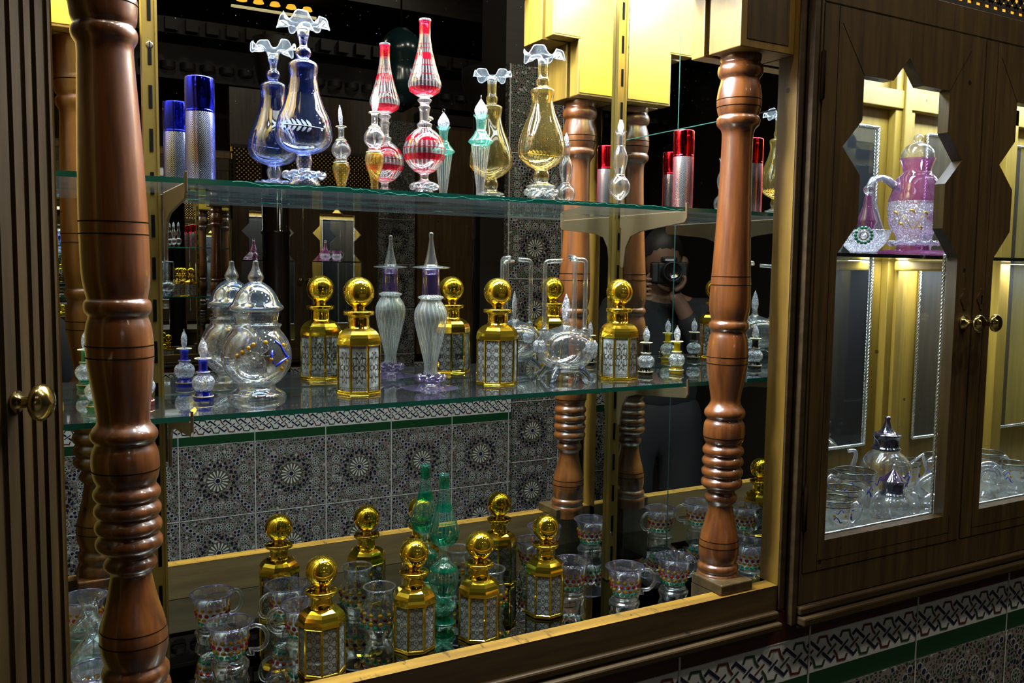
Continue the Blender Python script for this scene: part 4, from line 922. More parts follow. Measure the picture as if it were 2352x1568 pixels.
gt = tower('tall green ribbed tower perfume bottle standing on the mirrored base', (-.4571, -.035, BZ), pr2, GRNRIB, GRNG, TEALG,
    [(Z2(270), Z2(196)), (Z2(420), Z2(372)), (Z2(640), Z2(570)), (Z2(330), Z2(327)), (Z2(500), Z2(496)), (Z2(825), Z2(800)), (Z2(905), Z2(897)), (Z2(990), Z2(960)), (Z2(1185), Z2(1100))], Z2(1040))
ruffle('foot_ruffle', .0150, Z2(1075), .0030, 8, TEALG, gt, .10, .0018)

# ------------------------------------------------------------------ small flacons on the upper shelf
pr = P['amber_flacon']
t = thing('flacon', 'slim amber-bodied flacon with clear globe and leaf stopper beside the red tower', 'perfume bottle', (-.5797, -.070, TZ), cam_ang(-.58, -.07))
Z = lambda y: zof(pr, (675, 1128), y)
L('neck', cut(pr, Z(764), Z(675)), CLEAR, t, 36); L('globe', cut(pr, Z(888), Z(764)), CLEAR, t, 48); L('amber_body', cut(pr, 0, Z(888)), AMBERG, t, 48)
g = MB()
for y, q in ((677, .0001), (760, .0), (893, .0)):
    r = rad(pr, Z(y)) + q; g.tube([(r*math.cos(2*PI*i/30), r*math.sin(2*PI*i/30), Z(y)) for i in range(31)], .0009, 6, cap=False)
g.build('gilt_ring', CREAM, t)
lm = leafmesh(Z(690), .036, .0058, .5, .6, twist=.8); lm.v = [(x + (z - Z(690))*.16, y + (z-Z(690))*.05, z) for x, y, z in lm.v]
lm.build('stopper', CRACKP, t)
MB().tube([(.0, .0, Z(870)), (.001, 0, Z(700))], .0016, 8).build('dip_rod', SOLID, t)
pr = P['green_flacon']
t = thing('flacon', 'slender fluted flacon with green neck and pointed stopper left of the amber vase', 'perfume bottle', (-.4162, -.0636, TZ), cam_ang(-.416, -.0636))
Z = lambda y: zof(pr, (690, 1152), y)
L('green_neck', cut(pr, Z(856), Z(690)), TEALG, t, 40); L('fluted_body', cut(pr, 0, Z(856)), RIBCLEAR, t, 60)
MB().lathe(smooth_prof([(.0048, Z(706)), (.0075, Z(690)), (.0098, Z(672)), (.0085, Z(650)), (.0042, Z(625)), (.0016, Z(610)), (.0002, Z(606))], 2), 28, cap0=True).build('stopper', CRACKP, t)
MB().tube([(.0026*math.cos(a_*.5236), 0, Z(606) + .0026 + .0026*math.sin(a_*.5236)) for a_ in range(13)], .0008, 6, cap=False).build('stopper_loop', SOLID, t)
pr = P['clear_flacon']
t = thing('flacon', 'clear three-bulb flacon with carved stopper in front of the right shelf standard', 'perfume bottle', (-.1790, -.078, TZ), cam_ang(-.179, -.078))
Z = lambda y: zof(pr, (874, 1352), y)
L('body', pr, CLEAR, t, 48)
leafmesh(Z(890), .0215, .0066, .6, .5, twist=.5).build('stopper', CRACK, t)

# ------------------------------------------------------------------ middle shelf
pr = P['jar_body']; jx, jy = -.7395, -.0727
t = thing('lidded_jar', 'round clear glass jar with domed smoky lid and painted fish motif', 'jar', (jx, jy, MZ), 0)
L('body', pr, CLEARV if False else CLEAR, t, 72)
L('lid', [p for p in P['jar_lid'] if p[1] < .150], LIDG, t, 72)
L('lid_finial', [p for p in P['jar_lid'] if p[1] > .1465], CLEAR, t, 40)
th = cam_ang(jx, jy)
def S(u, z, e=.0006):
    r = rad(pr, z) + e; a = th + u; return Vector((r*math.cos(a), r*math.sin(a), z))
Zj = lambda y: zof(pr, (634, 1232), y)
mb = MB(); ring = []
def fish(k, q):
    a = 2*PI*k/24; rr = (1 + .30*math.cos(a - .5)) * q
    return -.30 + .0 + .42*rr*math.cos(a), Zj(990) + .0165*rr*math.sin(a)
for q0, q1 in ((1.0, .66), (.66, .33), (.33, .02)):
    for k in range(24):
        mb.add([S(*fish(k, q0)), S(*fish(k+1, q0)), S(*fish(k+1, q1)), S(*fish(k, q1))], [(0,1,2,3)], 0, None, True)
mb.build('crackle_patch', CRACK, t)
mb = MB().tube([S(*fish(k, 1.03)) for k in range(25)], .0008, 6, cap=False)
mb.tube([S(-.62 + .66*i/16, Zj(960) + .025*math.sin(PI*.55*i/16), .0008) for i in range(17)], .0008, 6)
mb.tube([S(.06 + .30*math.sin(PI*i/16), Zj(800) - .020*i/16, .0008) for i in range(17)], .0008, 6)
mb.tube([S(.06 + .42*i/12, Zj(905) - .002*math.sin(PI*i/12), .0008) for i in range(13)], .0010, 6)
mb.build('trailed_outline', SOLID, t)
mb = MB()
for u, y in ((-.56, 915), (-.40, 890), (-.24, 862), (-.10, 838), (.28, 825), (.40, 940), (.92, 850), (.80, 1010), (.95, 960)):
    p = S(u, Zj(y), 0); mb.dot(p, (p.x, p.y, .1*(p.z - .06)), .0030, 0, 10, .7)
mb.build('amber_beads', D_AMB, t)
mb = MB()
for pts in ([(.62, 815), (.78, 850), (.86, 900), (1.02, 940)], [(.55, 990), (.75, 960), (.92, 945), (1.06, 930)], [(.45, 880), (.40, 930), (.48, 970)]):
    mb.tube([S(u, Zj(y), .0006) for u, y in pts], .0013, 6)
mb.build('blue_trails', D_BLU, t)

pr = P['purple_flacon']; t = thing('flacon', 'tall swirl-ribbed flacon with violet neck and wide-brimmed spire stopper', 'perfume bottle', (-.4990, -.0768, MZ), cam_ang(-.499, -.0768))
Z = lambda y: zof(pr, (344, 1152), y)
L('violet_neck', cut(pr, Z(516), Z(344)), VIOG, t, 48); L('swirled_body', cut(pr, Z(1056), Z(516)), MILKRIB, t, 72); L('foot', cut(pr, 0, Z(1056)), VIOF, t, 64)
ruffle('foot_ruffle', .0180, Z(1080), .0034, 8, VIOF, t, .10, .0022)
L('stopper', P['purple_stopper'], CLEAR, t, 48)
# tube-handled oil burner
pr = P['burner_body']; bx, by_ = -.2755, -.080
t = thing('oil_burner', 'clear glass oil burner with three bent tube handles and blue claw feet', 'oil burner', (bx, by_, MZ), 0)
L('body', pr, CLEAR, t, 64)
a0 = math.atan2(-.49, .871)
for a_, hh, ln in ((a0 + PI, .181, .026), (a0 - 1.25, .187, .020), (a0 + .42, .184, .026)):
    R0 = .0330; c_, s_ = math.cos(a_), math.sin(a_)
    pts = [(R0*c_, R0*s_, .0775 + (hh - .083)*i/8) for i in range(9)]
    for i in range(1, 7):
        b_ = PI/2*i/6; rr = R0 - .006*(1 - math.cos(b_)); pts.append((rr*c_, rr*s_, hh - .006 + .006*math.sin(b_)))
    pts.append(((R0 - ln)*c_, (R0 - ln)*s_, hh + .001))
    MB().tube(pts, .0036, 12).build('tube_handle', thin('tube_glass', (.90,.93,.93), k=1.0, base=.20, p=1.2, edge=.30, body=.06), t)
    MB().sphere((R0*c_*.98, R0*s_*.98, .0765), .0058, 14, 10, sz=.8).build('handle_knuckle', CLEAR, t)
mb = leafmesh(.088, .044, .0072, .35, a0, twist=.0); mb.build('stopper', CRACKP, t)
for a_ in (a0 + .1, a0 + PI + .1):
    r_ = .0405; MB().lathe([(.0001,-.010),(.006,-.009),(.0095,-.004),(.0095,.004),(.006,.009),(.0001,.010)], 18, o=(r_*math.cos(a_), r_*math.sin(a_), .052)).build('crackle_boss', CRACK, t)
MB().lathe(smooth_prof([(.018,.026),(.026,.024),(.030,.020),(.030,.016),(.024,.014),(.018,.016)],1), 40).build('foot_ring', SOLIDB, t)
for k in range(4):
    a_ = a0 - .5 + k*PI/2; c_, s_ = math.cos(a_), math.sin(a_)
    MB().tube([(.024*c_, .024*s_, .020), (.031*c_, .031*s_, .0165), (.038*c_, .038*s_, .010), (.043*c_, .043*s_, .0045), (.047*c_, .047*s_, .0035)], [.0060,.0058,.0048,.0042,.0026], 10).build('foot', SOLIDB, t)

def mini(label, loc, mat, rz=.0):
    pr = P['mini']; Z = lambda y: zof(pr, (938, 1234), y)
    t = thing('miniature_flacon', label, 'miniature perfume bottle', loc, cam_ang(loc[0], loc[1]) + rz, 'miniature crackle-belly flacons')
    L('neck', cut(pr, Z(1040), Z(938)), mat, t, 28); L('crackle_globe', cut(pr, Z(1164), Z(1040)), CRACK, t, 32); L('base', cut(pr, 0, Z(1164)), mat, t, 32, caps=(0, 1))
    g = MB()
    for y, q in ((940, 0), (1033, 0), (1201, .0003)):
        r = rad(pr, Z(y)) + q; g.tube([(r*math.cos(2*PI*i/26), r*math.sin(2*PI*i/26), Z(y)) for i in range(27)], .00085, 6, cap=False)
    g.build('gilt_ring', CREAM, t)
    leafmesh(Z(945), .0265, .0078, .42, .5, twist=.5).build('stopper', CRACKP, t)
    MB().sphere((0, 0, Z(945) + .0268), .0016, 8, 6).build('stopper_bead', SOLID, t)
    return t
mini('blue miniature flacon with crackle belly in front of the lidded jar', (-.8050, -.0715, MZ), COB)
mini('red miniature flacon with crackle belly half hidden behind the left pillar', (-.8755, -.080, MZ), RUBY)
mini('green miniature flacon with crackle belly at the far left end of lower shelf', (-.9265, -.100, MZ), EMER)
mini('black miniature flacon with crackle belly right of the rightmost shelf bottle', (-.1200, -.080, MZ), JET)
mini('yellow miniature flacon with crackle belly near the mirrored corner', (-.0560, -.080, MZ), LEMON)

# ------------------------------------------------------------------ beaded cups and jars on the mirrored base
def beads(prof, rows, n, par, r=.0034, name='bead_band'):
    mb = MB()
    for j, (z, m) in enumerate(rows):
        rr = rad(prof, z)
        for k in range(n):
            a = 2*PI*(k + .5*(j % 2))/n; c_, s_ = math.cos(a), math.sin(a)
            mb.dot((rr*c_, rr*s_, z), (c_, s_, -.15), r, m, 9, .7)
    return mb.build(name, [D_AMB, D_RED, D_GRN, D_BRN], par)
def cup(label, loc, rz, group='beaded glass cups'):
    pr = P['cup']; t = thing('glass_cup', label, 'cup', loc, rz, group)
    L('bowl', cut(pr, .020, .070), CLEARV, t, 56); L('foot', cut(pr, 0, .020), CLEAR, t, 48)
    MB().tube([(pr[1][0]*math.cos(2*PI*i/40), pr[1][0]*math.sin(2*PI*i/40), pr[1][1]) for i in range(41)], .0013, 7, cap=False).build('rim', VIOF, t)
    beads(pr, ((.0490, 0), (.0415, 1), (.0345, 0), (.0275, 2)), 14, t)
    pts = [(.0250,0,.0600)]
    for i in range(13):
        a = PI*.62 - i/12*PI*1.30; pts.append((.0335 + .0145*math.cos(a), 0, .0465 + .0165*math.sin(a)))
    pts += [(.0290,0,.0235), (.0235,0,.0250), (.0215,0,.0275)]
    MB().tube(pts, [.0030] * (len(pts) - 3) + [.0028, .0026, .0030], 10).build('handle', thin('handle_glass', (.92,.94,.95), k=.95, base=.15, p=1.5, edge=.4, body=.04), t)
    return t
aR = math.atan2(-.49, .871)
cup('beaded glass cup with handle at its right, left of the leftmost gold bottle', (-.7752, -.0593, BZ), aR + .15)
cup('beaded glass cup mostly hidden behind the lower left pillar', (-.936, -.125, BZ), aR - .2)
cup('beaded glass cup tucked behind the leftmost gold bottle, handle to the left', (-.6735, -.043, BZ), aR + PI + .1)
cup('beaded glass cup just right of the rightmost gold bottle', (-.2440, -.060, BZ), aR + 1.9)
cup('beaded glass cup in front of the right shelf standard, handle to the right', (-.1835, -.122, BZ), aR + .1)
cup('beaded glass cup nearest the right pillar in the mirrored corner', (-.0830, -.120, BZ), aR + .55)
def dot_jar(label, loc):
    pr = P['dot_jar']; t = thing('beaded_jar', label, 'jar', loc, .2, 'round beaded jars without handles')
    L('body', pr, CLEAR, t, 56)
    MB().tube([(pr[1][0]*math.cos(2*PI*i/40), pr[1][0]*math.sin(2*PI*i/40), pr[1][1]) for i in range(41)], .0011, 7, cap=False).build('rim', CLEARV, t)
    beads(pr, ((.0420, 0), (.0365, 3), (.0300, 0), (.0240, 2)), 12, t, .0036)
dot_jar('round-bellied beaded glass jar between the two left gold bottles', (-.5640, -.048, BZ))
dot_jar('round-bellied beaded glass jar half hidden behind the second gold bottle from the right', (-.3880, -.055, BZ))
t = thing('glass_carafe', 'small clear carafe with green band at the far left of the mirrored base', 'carafe', (-.9345, -.040, BZ), 0)
L('body', [(.013,.098),(.012,.094),(.008,.084),(.0085,.076),(.016,.066),(.027,.052),(.031,.040),(.030,.034)], CLEAR, t); L('green_band', [(.030,.034),(.031,.028),(.029,.020)], TEALG, t); L('foot', [(.029,.020),(.022,.012),(.016,.008),(.024,.003),(.026,.0)], CLEAR, t)

# ------------------------------------------------------------------ inside the star cabinet
SZ = 1.4785
X0, Y0 = .4245, -.160
t = thing('teapot', 'pink lustre teapot with clear domed lid and crackle belly on the cabinet shelf', 'teapot', (X0, Y0, SZ), 0)
pr = P['pink_pot']; Z = lambda y: zof(pr, (385, 1180), y)
L('pink_shoulder', cut(pr, Z(742), Z(385)), PINKG, t, 64); L('crackle_belly', cut(pr, Z(1100), Z(742)), CRACKP, t, 64); L('foot', cut(pr, 0, Z(1100)), PINKG, t, 64)
L('lid', P['pink_lid'], CLEAR, t, 48)
vd = Vector((math.cos(aR), math.sin(aR), 0))
hp = [(-170, 600), (-140, 640), (-190, 600), (-235, 565), (-290, 545), (-345, 560), (-370, 610), (-372, 680), (-350, 780), (-320, 880), (-290, 980), (-262, 1040)]
k_ = .000165
tw = MB()
for ph in range(4):
    tw.tube([vd*(u*k_*1.35) + Vector((.0040*math.cos(ph*PI/2 + i*.5), .0040*math.sin(ph*PI/2 + i*.5), Z(y))) for i, (u, y) in enumerate(hp)], .0050, 8)
tw.build('twisted_handle', thin('twisted_glass', (.95,.96,.98), k=.95, base=.22, p=1.2, edge=.45, body=.14, bodycol=(.85,.9,1)), t)
fc = cam_ang(X0, Y0); mb = MB()
def S2(u, z, e=.0012):
    r = rad(pr, z) + e; return (r*math.cos(fc + u), r*math.sin(fc + u), z)
for cu, cz in ((-.55, 955), (-.12, 850), (.35, 870), (.22, 985), (-.75, 860)):
    mb.tube([S2(cu + .10*math.cos(q*.35), Z(cz) + .006*math.sin(q*.35)) for q in range(8)], [.0005,.0013,.0018,.002,.002,.0018,.0013,.0005], 6)
mb.tube([S2(-.62 + .11*q, Z(920) + .012*math.sin(q*.9)) for q in range(11)], .0007, 6)
mb.build('gilt_leaves', GILT, t)
MB().tube([vd*.030 + Vector((0,0,Z(900))), vd*.050 + Vector((0,0,Z(800))), vd*.060 + Vector((0,0,Z(640))), vd*.070 + Vector((0,0,Z(520)))], [.010,.008,.006,.0045], 12).build('spout', PINKG, t)
ruffle('belly_ruffle', .0410, Z(1085), .0035, 10, CRACKP, t, .05, .002)
t = thing('flacon', 'pink pointed flacon peeking past the left edge of the star window', 'perfume bottle', (.3205, -.140, SZ), 0)
L('body', [(.003,.110),(.006,.106),(.0062,.100),(.008,.085),(.015,.066),(.018,.058),(.012,.050),(.016,.042),(.024,.034),(.025,.026),(.018,.018),(.022,.006),(.024,0)], PINKG, t)
MB().sphere((0,0,.116), .0085).build('stopper', SOLID, t)
t = thing('flower_dish', 'crackle glass dish with green and white flower medallion beside pink teapot', 'dish', (.2420, -.198, SZ), cam_ang(.242, -.198))
L('bowl', [(.042,.040),(.043,.038),(.038,.022),(.026,.008),(.020,.003),(.024,.0)], CRACKP, t, 40)
mb = MB(); n_ = Vector((1, 0, .25)).normalized(); c_ = Vector((.0400, 0, .030))
for q in range(14):
    a = 2*PI*q/14; mb.dot(c_ + Vector((0, .0125*math.cos(a), .0125*math.sin(a))), n_, .0030, 0, 7, .4); mb.dot(c_ + Vector((0, .0065*math.cos(a), .0065*math.sin(a))), n_, .0022, 1, 7, .5)
mb.build('flower_medallion', [plain('green_enamel', (.02,.25,.13), .3), plain('white_enamel', (.7,.75,.75), .3)], t)
t = thing('tray', 'pink glass tray under the pink teapot', 'tray', (.408, -.168, SZ), 0)
mb = MB().lathe([(.0001,.0010),(.045,.0012),(.060,.004),(.066,.009),(.067,.0105),(.060,.006),(.045,.0030),(.0001,.0028)], 64, mod=lambda th_, i, r, z: (r*(1 + (.03*math.cos(9*th_) if r > .05 else 0)), z - .0012 + .0012))
mb.v = [(x, y, z - .001) for x, y, z in mb.v]; mb.build('plate', PINKG, t)
bpy.data.objects[t.name]['label'] = 'scalloped pink glass tray beneath the pink lustre teapot'
for o in bpy.data.objects:
    if o.name.startswith('teapot') and o.parent is None: o.location.z = SZ + .0032
def pink_cup(label, loc, rz):
    t = thing('pink_cup', label, 'cup', loc, rz, 'pink crackle cups')
    L('bowl', [(.026,.062),(.0265,.060),(.024,.050),(.024,.044)], PINKG, t); L('crackle_belly', [(.024,.044),(.029,.034),(.029,.022),(.022,.010)], CRACKP, t); L('foot', [(.022,.010),(.018,.006),(.030,.002),(.031,0)], PINKG, t)
    MB().tube([(.023,0,.050),(.034,0,.056),(.043,0,.046),(.040,0,.030),(.030,0,.020)], .0030, 10).build('handle', SOLID, t)
pink_cup('pink crackle cup at the left edge of the right star window', (.5150, -.205, SZ), aR + PI)
pink_cup('pink crackle cup deeper inside the right star window', (.585, -.150, SZ), aR)

FZ = 1.0135
def clear_pot(label, loc, sc_, body, lid, lidm, hand, name='teapot'):
    t = thing(name, label, 'teapot', loc, 0)
    L('body', body, CLEAR, t, 56); L('lid', lid, lidm, t, 40)
    r_ = max(r for r, z in body); hz = max(z for r, z in body)
    MB().tube([vd*(-hand)*(r_*.85) + Vector((0,0,hz*.25)), vd*(-hand)*(r_*1.3) + Vector((0,0,hz*.3)), vd*(-hand)*(r_*1.65) + Vector((0,0,hz*.6)), vd*(-hand)*(r_*1.45) + Vector((0,0,hz*.92)), vd*(-hand)*(r_*1.0) + Vector((0,0,hz*.75))], .0035, 10).build('handle', GLB, t)
    sw = []
    for q in range(15):
        s_ = q/14; sw.append(vd*hand*(r_*(.75 + .95*s_ + .28*math.sin(s_*2*PI*.9))) + Vector((0, 0, hz*(.22 + .95*s_ - (.20*max(0, s_-.8)/.2)))))
    MB().tube(sw, [.0085 - .0050*min(1, q/11) for q in range(15)], 10).build('curved_spout', GLB, t)
    mb = MB(); rr = [cam_ang(loc[0], loc[1]) + u for u in (-.8, -.3, .3, .9)]
    for a in rr: mb.tube([((rad(body, hz*(.5 + .10*math.sin(2.2*w + a*5))) + .0006)*math.cos(a + .13*w), (rad(body, hz*(.5 + .10*math.sin(2.2*w + a*5))) + .0006)*math.sin(a + .13*w), hz*(.5 + .10*math.sin(2.2*w + a*5))) for w in (-1.5, -1, -.5, 0, .5, 1, 1.5)], .0010, 6)
    mb.build('blue_trails', D_BLU, t)
    mb = MB()
    for a in rr:
        for q_ in (.4, .55, .7): 
            b_ = a + .16; p_ = Vector(((rad(body, hz*q_))*math.cos(b_), rad(body, hz*q_)*math.sin(b_), hz*q_)); mb.dot(p_, (p_.x, p_.y, 0), .0024, 0, 8, .7)
    mb.build('amber_beads', D_AMB, t)
    return t
clear_pot('large clear teapot with tall dark lustre lid behind the smoky-rimmed cups', (.4169, -.130, FZ), 1, P['clear_pot'], P['clear_lid'], DARKLID, -1)
sb2 = [(.0190, .0420), (.0180, .0400), (.0250, .0350), (.0310, .026), (.0290, .012), (.021, .004), (.020, 0)]
t = thing('sugar_bowl', 'small clear sugar bowl with purple conical lid and swirl handles near door glass', 'sugar bowl', (.3480, -.200, FZ), 0)
L('body', sb2, CLEAR, t, 48)
L('lid_band', [(.0200,.0640),(.0190,.0600),(.0185,.0500),(.0190,.0450),(.0225,.0425),(.0235,.0410),(.0215,.0400)], DARKLID, t, 40)
L('lid_cone', [(.0030,.0850),(.0048,.0835),(.0085,.0790),(.0165,.0705),(.0225,.0660),(.0228,.0645),(.0205,.0630)], PURPLID, t, 40)
MB().sphere((0,0,.0895), .0048, 14, 10, sz=1.25).build('lid_knob', CLEAR, t)
for s in (-1, 1):
    sw = [vd*(s*(.0285 + .0105*math.sin(q*.42) + .002*q*.3)) + Vector((0,0,.030 + .0145*math.cos(q*.42) - .0011*q)) + Vector((-.49,-.871,0))*(.010 + .0006*q) for q in range(15)]
    MB().tube(sw, [.0046 - .00012*q for q in range(15)], 10).build('swirl_handle', GLB, t)
t = thing('swan_ornament', 'clear glass swan with curved neck beside the purple-lidded sugar bowl', 'ornament', (.4640, -.192, FZ), 0)
MB().lathe([(.0001,-.012),(.009,-.0105),(.0150,-.004),(.0160,.003),(.010,.010),(.0001,.012)], 28, o=(0, 0, .0165), mod=lambda th_, i, r, z: (r*(1 + .25*abs(math.cos(th_ - aR))), z)).build('swan_body', GLB, t)
L('swan_foot', [(.010,.0050),(.016,.0015),(.017,0)], CLEAR, t, 32)
path = [(.0,.016),(-.014,.026),(-.0235,.036),(-.0215,.046),(-.010,.0550),(.006,.0640),(.0175,.0720),(.0215,.0820),(.0150,.0905),(.0040,.0920),(-.0060,.0885),(-.0100,.0865)]
MB().tube([vd*u + Vector((0,0,z)) for u, z in path], [.0100,.0090,.0075,.0066,.0060,.0056,.0054,.0054,.0060,.0064,.0036,.0010], 12).build('swan_neck', GLB, t)
def rim_cup(label, loc, rz, s=1.0):
    t = thing('smoky_rim_cup', label, 'cup', loc, rz, 'smoky-rimmed clear cups'); pr = [(r*s, z*s) for r, z in ((.0290,.0600),(.0298,.0590),(.0288,.0560),(.0282,.0500))]
    lo = [(r*s, z*s) for r, z in ((.0282,.0500),(.0275,.036),(.0262,.018),(.0235,.006),(.020,.002),(.020,0))]
    L('smoky_rim', pr, SMOKER, t, 44); L('bowl', lo, CLEAR, t, 44)
    g = MB()
    for z in (.0595, .0500): g.tube([(.0297*s*math.cos(2*PI*i/36), .0297*s*math.sin(2*PI*i/36), z*s) for i in range(37)], .0010, 6, cap=False)
    g.build('rim_rings', plain('smoky_ring', (.10,.11,.09), .15, metal=.6), t)
    MB().tube([(.0265*s,0,.046*s),(.036*s,0,.052*s),(.045*s,0,.042*s),(.042*s,0,.026*s),(.033*s,0,.016*s),(.026*s,0,.018*s)], .0034*s, 10).build('handle', GLB, t)
    mb = MB()
    for k in range(5):
        a = 2*PI*k/5 + .6; mb.tube([(.0276*s*math.cos(a + .12*q), .0276*s*math.sin(a + .12*q), s*(.030 + .005*math.sin(q*1.4))) for q in range(5)], .0010*s, 5)
    mb.build('blue_trails', D_BLU, t)
    mb = MB()
    for k in range(9):
        a = 2*PI*k/9 + .2; mb.dot((.0274*s*math.cos(a), .0274*s*math.sin(a), .036*s), (math.cos(a), math.sin(a), 0), .0024*s, 0, 8, .7)
    mb.build('amber_beads', D_AMB, t)
for lab, x, y, rz, s in (
    ('smoky-rimmed clear cup cut off by left edge of the lower cabinet window', .1700, -.222, aR, 1),
    ('smoky-rimmed clear cup just behind the front-left cup in the cabinet', .2420, -.180, aR + .2, 1.0),
    ('taller smoky-rimmed clear cup in front of the large clear teapot', .3230, -.138, aR + PI, 1.22),
    ('small smoky-rimmed cup between the tall cup and the purple-lidded bowl', .3600, -.078, aR + 2, .90),
    ('smoky-rimmed clear cup behind the large teapot at its right', .5450, -.078, aR + 1.2, 1.0),
    ('smoky-rimmed clear cup at the back right beside the rope-trimmed mirror', .6260, -.100, aR + .2, 1.1),
    ('smoky-rimmed clear cup right of the swirl ornament in the right door', .7200, -.195, aR + PI, 1.0),
    ('smoky-rimmed clear cup deeper behind the right door glass', .7600, -.115, aR, 1.05)):
    rim_cup(lab, (x, y, FZ), rz, s)
t = thing('coil_ornament', 'clear swirled glass coil ornament at left edge of the right door window', 'ornament', (.6400, -.190, FZ), aR)
for q in range(3):
    rr = .030 - q*.007
    MB().tube([(rr*math.cos(PI*1.15 - a_*.28) + .002, 0, .036 + rr*math.sin(PI*1.15 - a_*.28)) for a_ in range(14)], .0042, 10).build('swirl', GLB, t)
L('base', [(.012,.012),(.018,.004),(.019,0)], CLEAR, t)
# ------------------------------------------------------------------ the opposite side of the aisle (seen in the mirrors)
YM = -3.97
def across(o, label, group=None):
    l = o.location
    return dup(o, (l.x, YM - l.y, l.z), 0, label, group, sy=-1.0) if o.type == 'EMPTY' or True else None
dup(dc, (DC[0], YM - DC[1], DC[2]), 0, 'matching mirrored display case across the aisle, seen only in the mirrors', None, -1.0)
dup(wc, (WC[0] - .028, YM - WC[1], WC[2]), 0, 'matching star-door wall cabinet across the aisle, reflected in the back mirror', None, -1.0)
dimglow = plain('dim_amber_glow', (.3,.16,.02), .5, emit=(1.0,.50,.04,1), estr=.16)
for o in bpy.data.objects:
    if o.name.startswith('amber_backlight.'):
        o.material_slots[0].link = 'OBJECT'; o.material_slots[0].material = dimglow
roots = {o['label']: o for o in bpy.data.objects if o.parent is None and 'label' in o}
def find(s): return next(o for l, o in roots.items() if l.startswith(s))
def put(s, x, y, z, label, group=None, rz=0.0):
    o = find(s); return dup(o, (x, YM - y, z), rz, label, group)
for s, lab in (('upper green-edged', 'upper glass shelf of the case across the aisle, reflected in the mirror'), ('lower green-edged', 'lower glass shelf of the case across the aisle, reflected in the mirror'), ('dark-edged glass', 'glass shelf inside the star-door cabinet across the aisle')):
    o = find(s); dup(o, (o.location.x - (.028 if 'dark' in s else 0), YM - o.location.y, o.location.z), 0, lab, None, -1.0)
put('tall amber lustre', -.330, -.08, TZ, 'amber frilled vase on the upper shelf across the aisle')
put('clear three-bulb', -.262, -.07, TZ, 'clear three-bulb flacon on the upper shelf across the aisle, left one', None)
put('clear three-bulb', -.240, -.09, TZ, 'clear three-bulb flacon on the upper shelf across the aisle, right one', None)
put('tall red-capped', -.165, -.09, TZ, 'red-capped atomiser on the upper shelf across the aisle')
put('clear glass oil burner', -.300, -.08, MZ, 'oil burner on the lower shelf across the aisle')
put('leftmost gold', -.225, -.06, MZ, 'gold octagonal bottle on the lower shelf across the aisle, left of its pair')
put('leftmost gold', -.185, -.125, MZ, 'gold octagonal bottle on the lower shelf across the aisle, right of its pair')
put('leftmost gold', -.305, -.10, BZ, 'gold octagonal bottle on the base of the case across the aisle')
put('pink pointed', .150, -.15, SZ, 'pink pointed flacon in the left star window across the aisle')
put('pink crackle cup at', .110, -.17, SZ, 'pink cup in the left star window across the aisle')
put('pink pointed', .520, -.15, SZ, 'left pink pointed flacon in the right star window across the aisle')
put('pink pointed', .565, -.14, SZ, 'right pink pointed flacon in the right star window across the aisle')
put('pink crackle cup at', .550, -.19, SZ, 'nearer pink cup in the right star window across the aisle')
put('pink crackle cup at', .625, -.17, SZ, 'farther pink cup in the right star window across the aisle')
for x, y, r, lab in ((-.035, -2.60, .058, 'glossy black lacquered column left of the tiled pier, seen in the mirror'), (1.02, -2.62, .092, 'glossy black lacquered column beside the tiled pier, seen in the mirror')):
    t = thing('lacquered_column', lab, 'column', (x, y, 0)); 
    L('shaft', [(r, 2.2), (r, 1.60), (r*1.08, 1.595), (r*1.08, 1.585), (r, 1.58), (r, .12)], LACQ, t, 40, 0); L('base', [(r*1.05, .12), (r*1.3, .10), (r*1.3, 0)], LACQ, t, 40, 0); L('capital', [(r*1.6, 2.40), (r*1.6, 2.34), (r*1.15, 2.22), (r, 2.2)], CARVE, t, 40, 0)
bp = thing('wall_panelling', 'tall brown wooden panelling between tiled strips across the aisle', 'panelling', (1.6, -3.66, 0))
MB().box(1.07, 2.4, -3.70, -3.64, .93, 2.3).build('panel', wood('brown_panel', (.07,.035,.010), (.17,.095,.030), 'z', .45, .15), bp, world=bp.location)
MB().box(1.07, 2.4, -3.70, -3.62, 2.3, 2.36).build('panel_rail', CARVE, bp, world=bp.location)
# carved cornice and glowing fretwork high on the far wall
cv = MB(); cv.box(-3.1, 3.1, -4.1, -3.75, 2.42, 2.62); cv.box(-3.1, 3.1, -4.1, -3.62, 2.62, 2.70); cv.box(-3.1, 3.1, -4.1, -3.40, 2.86, 3.2)
for i in range(60):
    x = -3.0 + i * .1
    cv.lathe([(.040, 0), (.040, .03)], 12, o=(x, -3.74, 2.47)); cv.box(x - .03, x + .03, -3.62, -3.58, 2.63, 2.69)
struct(cv, 'trim_20', CARVE)
mb = MB(); mb.box(-.02, .42, -3.52, -3.50, 2.765, 2.775, 1)
for i in range(5): mb.lathe([(.028, 0), (.020, .016), (.0001, .022)], 14, o=(.03 + i*.085, -3.50, 2.80))
lf = mb.build('ceiling_light', [E_AMB, E_DIM], world=(.2, -3.5, 2.77)); lf.location = (.2, -3.5, 2.77)
tag(lf, 'dim scalloped light strip high across the aisle, reflected near the top', 'light')
for x, y, z, s, lab in ((.42, -2.3, 2.10, 1.0, 'dark teal hanging lantern reflected left of the red tower'), (.92, -2.3, 2.08, 1.1, 'dark teal hanging lantern reflected right of the red tower')):
    t = thing('hanging_lantern', lab, 'lantern', (x, y, z))
    L('glass_bell', [(.03*s,.34*s),(.08*s,.30*s),(.10*s,.24*s),(.075*s,.18*s),(.10*s,.10*s),(.06*s,.03*s),(.01*s,0)], LANT, t, 24)
    MB().tube([(0, 0, .34*s), (0, 0, 3.2 - z)], .004, 6).build('chain', GROOVE, t)

